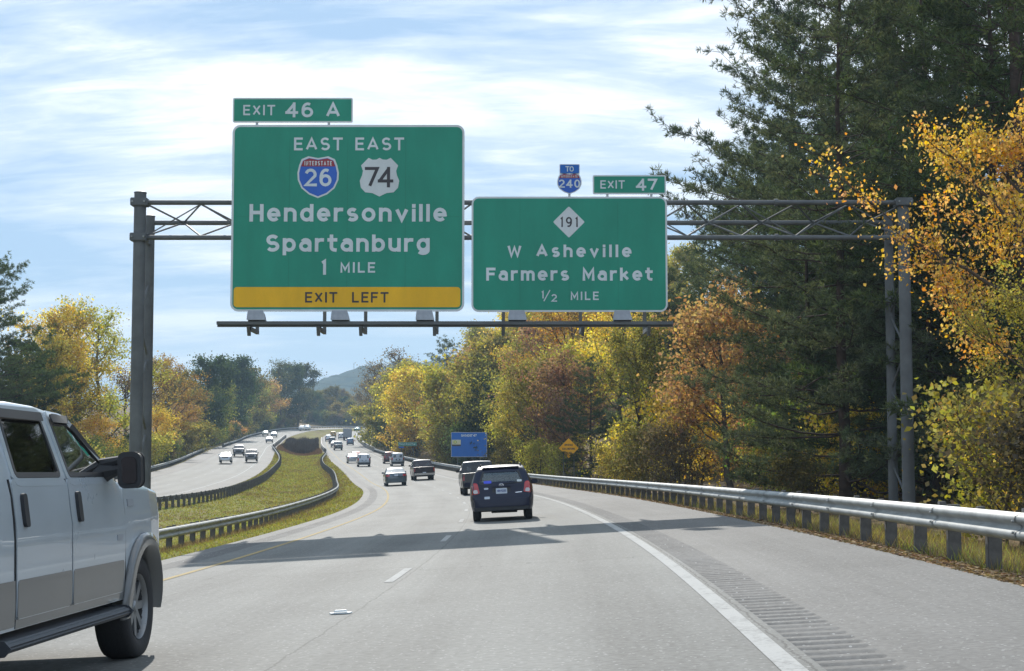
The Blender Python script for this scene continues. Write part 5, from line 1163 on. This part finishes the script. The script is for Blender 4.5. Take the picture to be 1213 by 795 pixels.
def make_car(kind, col, name, label, metal=.3, front=False, group=None, roofrack=False, chrome=False):
    T = TYPES[kind]; L = T['L']; car = Car(T['prof'], T['W'], T['side'], PLAN(L) if kind != 'pickup' else [(0, .95), (.05, .985), (.3, 1.), (L-.6, 1.), (L-.1, .88), (L, .8)], T.get('zb', .26), T['wheels'], T['rw'], .08 if kind != 'pickup' else .05)
    root = empty(name, (0, 0, 0), label=label, cat={'sedan': 'car', 'suv': 'SUV', 'van': 'van', 'pickup': 'pickup truck'}[kind], group=group); pm = paint(name + '_paint', col, metal)
    car.body(pm, root); add_wheels(root, car, .22 if kind != 'pickup' else .27)
    rf = car.rearfn(); ff = car.frontfn(); W = T['W']
    if not front:
        finish_rear(root, car, W, 0, T['tail'], T['pz'], T['rear'])
        if kind == 'pickup':
            b = MB(); b.box((0, 1.0, 1.10), (W*.80, 1.75, .24)); b.obj('bed', M['under'], root) if False else None
            b = MB(); b.box((0, .98, 1.212), (W*.82, 1.80, .02)); b.obj('cargo_bed', M['under'], root)
            b = MB(); b.box((0, -.10, .58), (W*.94, .14, .17)); b.obj('bumper', M['chrome'] if chrome else M['trim'], root, bevel=.03)
            wrap_panel('tailgate', pm, root, rounded([(-.80, .76), (.80, .76), (.80, 1.17), (-.80, 1.17)], .04), rf, .02, .03, .4)
        else:
            wrap_panel('bumper', pm if kind == 'sedan' else M['trim'], root, rounded([(-W*.46, .36), (W*.46, .36), (W*.47, .60), (-W*.47, .60)], .06), rf, .035, .06, .12)
            wrap_panel('plate_recess', M['trim'], root, rounded([(-.30, T['pz']-.04), (.30, T['pz']-.04), (.30, T['pz']+.19), (-.30, T['pz']+.19)], .04), rf, .009, .01, .2)
    else:
        wrap_panel('grille', M['trim'], root, rounded([(-.42, .58), (.42, .58), (.46, .78), (-.46, .78)], .04), ff, .012, .03, .15)
        wrap_panel('bumper', pm, root, rounded([(-W*.44, .30), (W*.44, .30), (W*.45, .52), (-W*.45, .52)], .06), ff, .04, .06, .12)
        for sg in (-1, 1):
            pl = [(sg*.50, .62), (sg*.80, .64), (sg*.80, .80), (sg*.52, .80)]; wrap_panel('headlight', M['clearlamp'], root, rounded(pl if sg > 0 else pl[::-1], .03), ff, .016, .05, .1)
    wf = ff
    wrap_panel('windshield', M['glass'], root, rounded(T['front'], .06), lambda x, z: (ff(x, z)[0], (0, .6, .8)), .012, .012, .12)
    if front: wrap_panel('rear_window', M['glass'], root, rounded(T['rear'], .05), rf, .008, .012, .15)
    for sg in (-1, 1):
        for pw in T['sidew']: wrap_panel('side_window', M['glass'], root, rounded(pw if sg > 0 else pw[::-1], .05), car.sidefn(sg), .006, .012, .2)
        ym = T['sidew'][-1][1][0] - .1; zm = T['sidew'][-1][0][1] + .05; b = MB(); b.box((sg*(car.hw(ym)*car.sf(zm) + .12), ym, zm), (.2, .1, .14)); b.obj('mirror', pm if kind != 'pickup' else M['trim'], root, bevel=.025)
    if roofrack:
        b = MB()
        for sg in (-1, 1): b.tube([(sg*.55, .7, T['prof'][5][1]+.02), (sg*.55, .75, T['prof'][5][1]+.07), (sg*.55, 2.4, T['prof'][5][1]+.07), (sg*.55, 2.45, T['prof'][5][1]+.02)], .018, 6)
        b.obj('roof_rack', M['trim'], root)
    return root
def eb(kind, col, px, Y, label, **k):
    nm = {'sedan': 'sedan_car', 'suv': 'sport_utility_car', 'van': 'minivan', 'pickup': 'pickup_truck'}[kind]; r = make_car(kind, col, nm, label, **k); x = P(px, Y); place(r, x, Y, eb_c); return r
def wb(kind, col, px, Y, label, **k):
    nm = {'sedan': 'sedan_car', 'suv': 'sport_utility_car', 'van': 'minivan', 'pickup': 'pickup_truck'}[kind]; r = make_car(kind, col, nm, label, front=True, **k); x = P(px, Y); place(r, x, Y, wb_c, True); return r
eb('pickup', (.018, .018, .02), 569.5, 88, 'black pickup truck with a red tail lamp, half hidden ahead of the blue hatchback', metal=.2)
eb('sedan', (.10, .13, .155), 470.5, 131, 'dark silver-blue sedan with sun-glinting rear glass in the left lane', metal=.7)
eb('pickup', (.035, .024, .028), 503.5, 146, 'dark maroon pickup truck in the right lane below the blue services sign', metal=.3, chrome=True)
eb('van', (.28, .30, .33), 472, 220, 'grey minivan just ahead of the silver-blue sedan', metal=.6)
eb('suv', (.10, .012, .015), 462.5, 238, 'dark red sport utility car half hidden left of the grey minivan')
eb('suv', (.33, .35, .38), 432, 219, 'silver compact sport utility car in the left lane before the bridge', metal=.7, roofrack=True)
eb('sedan', (.42, .43, .45), 418.7, 244, 'silver sedan touching the left side of the silver sport utility car', metal=.7)
eb('sedan', (.30, .10, .08), 422.8, 262, 'reddish sedan mostly hidden ahead of the silver sedan')
eb('pickup', (.13, .145, .16), 401.3, 345, 'grey pickup truck crossing the start of the bridge', metal=.5)
eb('sedan', (.20, .22, .24), 396.8, 374, 'pale grey car peeping out left of the grey pickup truck', metal=.5)
eb('suv', (.11, .17, .27), 415.4, 398, 'steel blue sport utility car right behind the box truck', metal=.5)
eb('suv', (.05, .06, .075), 394.0, 412, 'dark sport utility car in the distant queue on the bridge')
eb('suv', (.62, .63, .64), 389.5, 440, 'white sport utility car in the distant queue beside the bridge rail', metal=.1)
eb('van', (.60, .61, .62), 404.5, 468, 'white van left of the box truck', metal=.1)
eb('van', (.50, .28, .03), 395.2, 492, 'yellow van farthest along the left lane of the bridge', metal=.0)
eb('sedan', (.10, .20, .17), 422, 600, 'tiny green-grey car on the far bend to the right')
wb('sedan', (.50, .54, .57), 269.6, 229, 'silver oncoming sedan nearest the left guardrail', metal=.5)
wb('suv', (.05, .055, .065), 284.5, 262, 'dark oncoming sport utility car behind the silver sedan')
wb('suv', (.085, .085, .085), 299.5, 236, 'black oncoming sport utility car nearest the median')
wb('sedan', (.15, .16, .18), 320, 396, 'grey oncoming sedan coming off the bridge')
wb('sedan', (.12, .17, .22), 325.6, 458, 'blue-grey oncoming sedan behind the grey one')
wb('sedan', (.60, .58, .48), 315.4, 474, 'cream oncoming sedan in the outer lane of the bridge')
wb('suv', (.75, .75, .75), 359.3, 552, 'white oncoming van glinting at the crest of the far bend', metal=.0)
wb('suv', (.70, .72, .74), 365.5, 560, 'second bright white oncoming car close behind the glinting one', metal=.0)
def box_truck(px, Y):
    root = empty('box_truck', (0, 0, 0), label='grey box truck seen square from behind in the right lane of the bridge', cat='truck')
    b = MB(); b.box((0, 3.0, 2.15), (2.45, 6.0, 2.5)); b.obj('cargo_box', paint('truck_box_paint', (.22, .25, .28)), root, bevel=.04)
    b = MB(); b.box((0, 0, 2.15), (2.2, .04, 2.25)); b.obj('roller_door', M['lampbox'], root, bevel=.01)
    b = MB(); b.box((0, 6.9, 1.5), (2.1, 1.7, 1.7), taper=.9); b.obj('cab', paint('truck_cab_paint', (.5, .5, .5)), root, bevel=.08)
    b = MB(); b.box((0, 3.7, .75), (1.0, 7.2, .25)); b.box((0, .05, .55), (2.3, .12, .14)); b.obj('chassis', M['under'], root)
    t, rm, db = wheel_meshes(.48, .5, 6)
    for wy in (1.6, 6.7):
        for sg in (-1, 1):
            o = ob('wheel', t, root, loc=(sg*.9, wy, .48)); ob('rim', rm, o)
    for sg in (-1, 1): b = MB(); b.box((sg*1.0, -.02, .85), (.2, .05, .12)); b.obj('tail_light', M['tail'], root)
    place(root, P(px, Y), Y, eb_c)
box_truck(412, 452)

# --- the blue hatchback ahead
def see_body(car, mat, root, holes_side, hole_rear, hole_front):
    """body shell with the greenhouse opened behind each pane"""
    o = car.body(mat, root); me = o.data; bm = bmesh.new(); bm.from_mesh(me)
    for _ in range(1): pass
    def inp(pt, poly):
        x, y = pt; c = False; n = len(poly)
        for i in range(n):
            (x1, y1), (x2, y2) = poly[i], poly[i-1]
            if (y1 > y) != (y2 > y) and x < (x2-x1)*(y-y1)/(y2-y1) + x1: c = not c
        return c
    kill = []
    for f in bm.faces:
        c = f.calc_center_median(); nrm = f.normal
        if abs(c.x) > .35 and any(inp((c.y, c.z), h) for h in holes_side) and abs(nrm.x) > .5: kill.append(f)
        elif hole_rear and inp((c.x, c.z), hole_rear) and c.y < 1.0: kill.append(f)
        elif hole_front and inp((c.x, c.z), hole_front) and c.y > car.L*.5: kill.append(f)
    bmesh.ops.delete(bm, geom=kill, context='FACES'); bm.to_mesh(me); bm.free(); return o
def ring_panel(name, mat, parent, poly, d, fn, off, thick=.01):
    inn = inset(poly, d); b = MB(); n = len(poly); V = []
    for q in (poly, inn):
        for a, c in q: p, o_ = fn(a, c); V.append(Vector(p) + Vector(o_)*off)
    for q in (poly, inn):
        for a, c in q: p, o_ = fn(a, c); V.append(Vector(p) + Vector(o_)*(off-thick))
    F = []
    for i in range(n): j = (i+1) % n; F += [(i, j, n+j, n+i), (2*n+j, 2*n+i, 3*n+i, 3*n+j), (i, 2*n+i, 2*n+j, j), (n+i, n+j, 3*n+j, 3*n+i)]
    b.add(V, F); return b.obj(name, mat, parent)
def person_bust(): pass
def hatchback():
    root = empty('hatchback_car', (0, 0, 0), label='dark blue hatchback with roof rails and a blue window sticker, nearest car in our lane', cat='car')
    prof = [(0, .50), (.015, .66), (.05, .72), (.07, .98), (.12, 1.06), (.34, 1.38), (.46, 1.46), (.62, 1.495), (1.6, 1.53), (2.3, 1.50), (2.6, 1.44), (3.45, 1.02), (4.0, .88), (4.25, .74), (4.35, .5)]
    side = [(.2, .92), (.42, .985), (.62, 1.), (.88, .99), (1.02, .965), (1.25, .86), (1.48, .72)]
    plan = [(0, .80), (.05, .885), (.14, .93), (.35, .975), (.7, 1.), (3.5, 1.), (4.0, .93), (4.25, .8), (4.35, .6)]
    car = Car(prof, 1.775, side, plan, .30, (.86, 3.46), .325, .07, .025); pm = pbsdf('deep_blue_paint', (.006, .009, .030), .38, .2, .35, coat=.3)
    rear = rounded([(-.63, 1.02), (.63, 1.02), (.50, 1.40), (-.50, 1.40)], .07, 4); frontp = rounded([(-.64, 1.06), (.64, 1.06), (.52, 1.40), (-.52, 1.40)], .07, 4)
    sw = [[(.55, 1.06), (1.1, 1.06), (1.1, 1.38), (.80, 1.37)], [(1.18, 1.05), (2.02, 1.05), (2.02, 1.40), (1.18, 1.40)], [(2.08, 1.05), (3.05, 1.05), (2.6, 1.34), (2.08, 1.40)]]
    see_body(car, pm, root, [inset(rounded(p, .04), .03) for p in sw], inset(rear, .05), inset(frontp, .05)); add_wheels(root, car, .205, 7)
    rf = car.rearfn(); ff = car.frontfn()
    wrap_panel('rear_window', M['seeglass'], root, inset(rear, .01), rf, .006, .005, .1); ring_panel('window_seal', M['trim'], root, rear, .055, rf, .012)
    wrap_panel('windshield', M['seeglass'], root, inset(frontp, .01), lambda x, z: (ff(x, z)[0], (0, .6, .8)), .006, .005, .1)
    for sg in (-1, 1):
        for p in sw:
            p2 = rounded(p if sg > 0 else p[::-1], .04); wrap_panel('side_window', M['seeglass'], root, inset(p2, .01), car.sidefn(sg), .005, .005, .15); ring_panel('window_seal', M['trim'], root, p2, .035, car.sidefn(sg), .010)
    for sg in (-1, 1):
        poly = [(sg*.60, .78), (sg*.86, .74), (sg*.865, .92), (sg*.76, 1.08), (sg*.655, 1.06)]; poly = poly if sg > 0 else poly[::-1]
        tl = wrap_panel('tail_light', M['tail'], root, rounded(poly, .04, 3), rf, .018, .06, .06)
        cp = [(sg*.65, .79), (sg*.76, .78), (sg*.79, .83), (sg*.76, .885), (sg*.67, .885)]; wrap_panel('reversing_lamp', M['clearlamp'], tl, rounded(cp if sg > 0 else cp[::-1], .03, 3), rf, .024, .01, .06)
    wrap_panel('hatch', pm, root, rounded([(-.59, .66), (.59, .66), (.60, .98), (-.60, .98)], .05), rf, .010, .02, .15)
    wrap_panel('bumper', pm, root, rounded([(-.84, .40), (.84, .40), (.855, .62), (-.855, .62)], .07), rf, .045, .09, .1)
    wrap_panel('bumper_lip', M['trim'], root, rounded([(-.72, .30), (.72, .30), (.78, .41), (-.78, .41)], .05), rf, .030, .08, .12)
    wrap_panel('plate_recess', M['trim'], root, rounded([(-.25, .74), (.25, .74), (.25, .925), (-.25, .925)], .04), rf, .014, .01, .15)
    pl = wrap_panel('licence_plate', M['plate'], root, rounded([(-.155, .755), (.155, .755), (.155, .905), (-.155, .905)], .015, 2), rf, .024, .008, .4)
    b = MB(); letters(b, 'XRN-5335', 0, .80, .062, .17, .2, 0, .8, width=.25); y0 = rf(0, .82)[0][1] - .028
    b.v = [(x, y0 + y, z) for x, y, z in b.v]; ob('lettering', flat_mesh(b, 'lettering', M['platetxt']), pl)
    b = MB(); b.box((0, rf(0, .94)[0][1]-.025, .945), (.5, .03, .035)); b.obj('hatch_trim', pm, root, bevel=.008)
    for pts, rr in (([(0, 0), ], .055),):
        b = MB(); ring = [(.062*math.cos(t), rf(0, .985)[0][1] - .02, .985 + .042*math.sin(t)) for t in np.linspace(0, 2*math.pi, 17)]; b.tube(ring, .007, 6, False)
        ring = [(.020*math.cos(t), rf(0, .985)[0][1] - .02, .985 + .042*math.sin(t)) for t in np.linspace(0, 2*math.pi, 13)]; b.tube(ring, .006, 6, False)
        ring = [(.040*math.cos(t), rf(0, .985)[0][1] - .02, 1.003 + .020*math.sin(t)) for t in np.linspace(0, 2*math.pi, 13)]; b.tube(ring, .006, 6, False); b.obj('emblem', M['chrome'], root)
    wrap_panel('badge', M['chrome'], root, [(.38, .76), (.56, .77), (.56, .79), (.38, .78)], rf, .02, .006, .2)
    for i, (x0, z0, x1, z1, mt) in enumerate(((-.48, 1.045, -.27, 1.12, 'bluestk'), (.44, 1.06, .57, 1.12, 'swhite'), (-.48, .88, -.36, .93, 'plate'), (-.48, .62, -.33, .69, 'plate'))):
        pl = [(x0, z0), (x1, z0), (x1, z1), (x0, z1)]; wrap_panel('sticker', M[mt], root, rounded(pl, .02, 2), rf, .0495 if z0 < .65 else .016, .004, .3)
    b = MB()
    for sg in (-1, 1): b.tube([(sg*.56, .62, 1.47), (sg*.56, .70, 1.555), (sg*.56, 2.2, 1.57), (sg*.56, 2.3, 1.50)], .020, 8)
    b.obj('roof_rail', M['trim'], root); b = MB(); b.tube([(0, .75, 1.52), (0, .60, 1.68)], .006, 5); b.obj('antenna', M['trim'], root)
    b = MB(); b.box((0, .44, 1.475), (1.02, .16, .03)); b.obj('spoiler', pm, root, bevel=.01)
    b = MB(); b.box((.18, rf(0, .99)[0][1]-.01, 1.03), (.5, .02, .014), Matrix.Rotation(R(-6), 3, 'Y')); b.obj('rear_wiper', M['trim'], root)
    for x, y in ((-.36, 2.15), (.36, 2.15), (-.36, 1.25), (.36, 1.25)):
        b = MB(); b.box((x, y-.05, .80), (.48, .14, .62), Matrix.Rotation(R(10), 3, 'X')); b.box((x, y-.12, 1.20 if y > 2 else 1.14), (.26, .10, .19)); b.obj('seat', M['seat'], root, bevel=.04)
    b = MB(); b.box((0, 2.1, 1.02), (1.2, 2.6, .02)) if False else b.box((0, 1.0, .70), (1.3, 1.2, .04)); b.obj('cargo_floor', M['seat'], root)
    b = MB(); b.box((0, 2.55, 1.34), (.24, .03, .07)); b.obj('inner_mirror', M['trim'], root, bevel=.01)
    for sg in (-1, 1): b = MB(); b.box((sg*.98, 2.95, 1.03), (.19, .12, .14)); b.box((sg*.87, 2.97, 1.0), (.1, .06, .05)); b.obj('mirror', pm, root, bevel=.03)
    b = MB(); b.tube([(-.35, -.02, .30), (-.35, .3, .30)], .03, 8); b.tube([(-.3, .15, .28), (.4, .3, .27)], .05, 8); b.obj('exhaust', M['under'], root)
    place(root, P(596, 44.3), 44.3, eb_c)
hatchback()

# --- the white crew-cab pickup alongside
def white_truck():
    root = empty('crew_cab_pickup', (0, 0, 0), label='white crew-cab pickup with tan lower body passing close on the left', cat='pickup truck')
    L = 6.25; FW = 5.28
    prof = [(0, 1.44), (2.02, 1.44), (2.04, 1.46), (2.10, 1.80), (2.18, 1.885), (2.35, 1.915), (2.9, 1.935), (3.4, 1.925), (3.72, 1.895), (3.95, 1.835), (4.68, 1.40), (4.8, 1.385), (5.5, 1.355), (5.98, 1.31), (6.12, 1.20), (6.16, .62)]
    side = [(.35, .955), (.45, .975), (.62, .99), (.9, .996), (1.12, 1.), (1.18, .992), (1.36, .975), (1.44, .955), (1.9, .80)]
    plan = [(0, .97), (.1, 1.), (5.5, 1.), (5.85, .97), (6.05, .90), (6.16, .80)]
    car = Car(prof, 1.99, side, plan, .50, (1.3, FW), .405, .055, .03, arch=1.22); wp = paint('white_truck_paint', (.40, .45, .49), 0., .3); tan = paint('tan_truck_paint', (.115, .12, .122), .3, .4)
    s1 = [(3.56, 1.43), (4.56, 1.43), (4.50, 1.50), (4.02, 1.80), (3.92, 1.835), (3.56, 1.845)]; s2 = [(2.52, 1.43), (3.40, 1.43), (3.40, 1.85), (2.60, 1.845)]
    sw = [rounded(s1, .05, 3), rounded(s2, .06, 3)]; fp = rounded([(-.80, 1.42), (.80, 1.42), (.68, 1.86), (-.68, 1.86)], .06); rp = rounded([(-.7, 1.5), (.7, 1.5), (.62, 1.84), (-.62, 1.84)], .05)
    see_body(car, wp, root, [inset(p, .03) for p in sw], None, inset(fp, .05))
    sf = car.sidefn; ff = car.frontfn()
    b = MB(); add_wheels(root, car, .27, 8, .0)
    # flares, doors, trim
    for sg in (-1, 1):
        o_ = lambda p: (p if sg > 0 else p[::-1])
        fn = sf(sg)
        for nm, dy in (('front_door', [(3.49, .56), (4.70, .56), (4.74, .9), (4.74, 1.38), (4.66, 1.42), (3.49, 1.42)]), ('rear_door', [(2.42, .56), (3.465, .56), (3.465, 1.42), (2.42, 1.42)])):
            d = wrap_panel(nm, wp, root, o_(rounded(dy, .05, 3)), fn, .010, .02, .11)
            y0 = dy[0][0]; lp = [(y0+.006, .565), (dy[1][0]-.006, .565), (dy[1][0] - .0, .80), (y0+.012, .80)]
            wrap_panel('lower_panel', tan, d, o_(rounded(lp, .03, 2)), fn, .0135, .006, .12)
            b = MB(); hy = y0 + .11; hp = rounded([(hy, 1.12), (hy+.075, 1.12), (hy+.075, 1.33), (hy, 1.33)], .03, 3)
            wrap_panel('door_handle', M['trim'], d, o_(hp), fn, .032, .025, .2)
            # frame above the belt
        for wi, p in enumerate(sw):
            wrap_panel('side_window', M['seeglass'], root, o_(inset(p, .012)), fn, .004, .005, .1); ring_panel('window_seal', M['trim'], root, o_(p), .035, fn, .012)
            ring_panel('window_frame', wp, root, o_(inset(p, -.055)), .052, fn, .010)
            lo2 = min(q[0] for q in p); hi2 = max(q[0] for q in p) - (.55 if wi == 0 else .02)
            vis = [(lo2, 1.815), (hi2, 1.815), (hi2, 1.875), (lo2, 1.875)]; wrap_panel('rain_visor', M['trim'], root, o_(rounded(vis, .02, 2)), fn, .035, .012, .15)
        if True:
            vz = [(4.06, 1.79), (4.10, 1.82), (4.66, 1.46), (4.62, 1.43)]; wrap_panel('pillar_trim', M['trim'], root, o_(vz), fn, .014, .012, .12)
        # dark strips laid in the door gaps stand in for their shade
        for y_ in (3.4775, 2.408, 4.755):
            wrap_panel('door_gap_shade', M['under'], root, o_([(y_-.012, .55), (y_+.012, .55), (y_+.012, 1.42), (y_-.012, 1.42)]), fn, .0035, .006, .15)
        wrap_panel('sill_panel', tan, root, o_([(2.42, .505), (4.70, .505), (4.70, .562), (2.42, .562)]), fn, .006, .01, .12)
        wrap_panel('lower_panel', tan, root, o_([(1.75, .52), (2.40, .52), (2.40, .80), (1.78, .80)]), fn, .006, .01, .12)
        a0 = .405*1.22; pts_o = [(FW - (a0+.085)*math.cos(R(t)), .405 + (a0+.085)*math.sin(R(t))) for t in np.linspace(-6, 186, 25)]; pts_i = [(FW - (a0-.012)*math.cos(R(t)), .405 + (a0-.012)*math.sin(R(t))) for t in np.linspace(186, -6, 25)]
        b = MB(); V = []; n = 25
        for q, off in ((pts_o, .004), (pts_o, .035), (pts_i[::-1], .055), (pts_i[::-1], -.10)):
            for y, z in q: p_, d_ = fn(y, max(z, .36)); V.append((p_[0] + sg*off, y, z))
        F = []
        for k in range(3):
            for i in range(n-1): F.append((k*n+i, k*n+i+1, (k+1)*n+i+1, (k+1)*n+i))
        b.add(V, F); b.obj('wheel_flare', tan, root, smooth=True)
        wrap_panel('fender_badge', M['lampbox'], root, o_([(4.86, 1.20), (5.02, 1.20), (5.02, 1.255), (4.86, 1.255)]), fn, .008, .01, .3)
        wrap_panel('door_badge', M['lampbox'], root, o_([(4.52, .955), (4.66, .955), (4.66, .995), (4.52, .995)]), fn, .016, .008, .3)
        wrap_panel('front_corner', tan, root, o_([(5.82, .52), (6.08, .52), (6.08, .80), (5.84, .80)]), fn, .006, .01, .1)
        # running board
        b = MB(); b.prism([(sg*.80, .38), (sg*1.04, .385), (sg*1.07, .42), (sg*1.04, .455), (sg*.80, .465)], 2.05, 4.62, 'xz'); b.obj('running_board', M['trim2'], root, bevel=.012)
        # towing mirror
        b = MB(); b.box((sg*1.20, 4.33, 1.50), (.20, .11, .30)); b.v = []; b.f = []; b.prism(rrect(sg*1.17-.078, 1.47-.128, sg*1.17+.078, 1.47+.128, .05), 4.275, 4.385); m_ = b.obj('mirror', M['trim'], root, bevel=.012)
        b = MB(); b.prism(rrect(sg*1.17-.052, 1.47-.098, sg*1.17+.052, 1.47+.098, .035), 4.262, 4.30); b.obj('mirror_glass', M['mirrorglass'], m_)
        b = MB(); b.tube([(sg*.93, 4.42, 1.46), (sg*1.04, 4.38, 1.475), (sg*1.14, 4.35, 1.49)], [.085, .045, .035], 8); b.tube([(sg*.93, 4.42, 1.52), (sg*1.14, 4.35, 1.56)], [.05, .025], 8); b.obj('mirror_arm', M['trim'], m_)
        wrap_panel('headlight', M['clearlamp'], root, ([(sg*.66, .92), (sg*.90, .92), (sg*.90, 1.14), (sg*.66, 1.16)] if sg > 0 else [(sg*.66, .92), (sg*.90, .92), (sg*.90, 1.14), (sg*.66, 1.16)][::-1]), ff, .02, .05, .1)
    wrap_panel('windshield', M['seeglass'], root, inset(fp, .01), lambda x, z: (ff(x, z)[0], (0, .6, .8)), .006, .005, .12)
    wrap_panel('grille', M['chrome'], root, [(-.6, .85), (.6, .85), (.6, 1.14), (-.6, 1.14)], ff, .015, .04, .2)
    b = MB(); b.box((0, 6.12, .66), (1.66, .16, .24)); b.obj('bumper', M['chrome'], root, bevel=.05)
    b = MB(); b.box((0, 1.02, 1.452), (1.6, 1.85, .02)); b.obj('cargo_bed', M['under'], root)
    for x in (-.42, .42):
        for y in (3.55, 2.65): b = MB(); b.box((x, y-.05, 1.12), (.52, .16, .7), Matrix.Rotation(R(9), 3, 'X')); b.box((x, y-.12, 1.60), (.26, .11, .2)); b.obj('seat', M['seat'], root, bevel=.04)
    b = MB(); b.box((0, 4.45, 1.28), (1.6, .5, .16)); b.obj('dashboard', M['trim'], root, bevel=.03); b = MB(); b.box((0, 4.05, 1.80), (.26, .03, .08)); b.obj('inner_mirror', M['trim'], root, bevel=.01)
    b = MB(); b.box((0, 3.4, .62), (1.5, 3.0, .1)); b.obj('cab_floor', M['under'], root)
    b = MB(); b.box((0, FW, .75), (1.45, 1.2, .5)); b.obj('engine_bay', M['under'], root)
    sc = 1.03; root.scale = (sc, sc, 1.0); xw = -2.99 - .995*sc; Y0 = 12.9 - FW*sc
    h = heading(eb_c, 10.); xr = xw - math.tan(h)*FW*sc*.5; root.location = (xr, Y0, surf_z(xw, 11.) + .02)
    root.rotation_mode = 'ZYX'; root.rotation_euler = (-.009, math.atan(-.045), -h)
M['trim2'] = pbsdf('grey_running_board', (.045, .05, .06), .5)
white_truck()

# ------------------------------------------------------------------ air
def haze():
    b = MB(); b.box((500, 4100, 152), (9600, 9400, 325)); m = bpy.data.materials.new('haze'); m.use_nodes = True; t = NT(m.node_tree); n = m.node_tree.nodes; n.remove(n['Principled BSDF'])
    v = t.new('ShaderNodeVolumePrincipled'); v.inputs['Density'].default_value = HAZE; v.inputs['Color'].default_value = (.55, .78, 1., 1); v.inputs['Anisotropy'].default_value = .1
    t.link(v.outputs[0], n['Material Output'].inputs['Volume']); b.obj('haze', m, kind='stuff')
HAZE = .00027
haze()
SC.cycles.volume_bounces = 0; SC.cycles.max_bounces = 8; SC.cycles.transparent_max_bounces = 16
SC.cycles.use_denoising = True
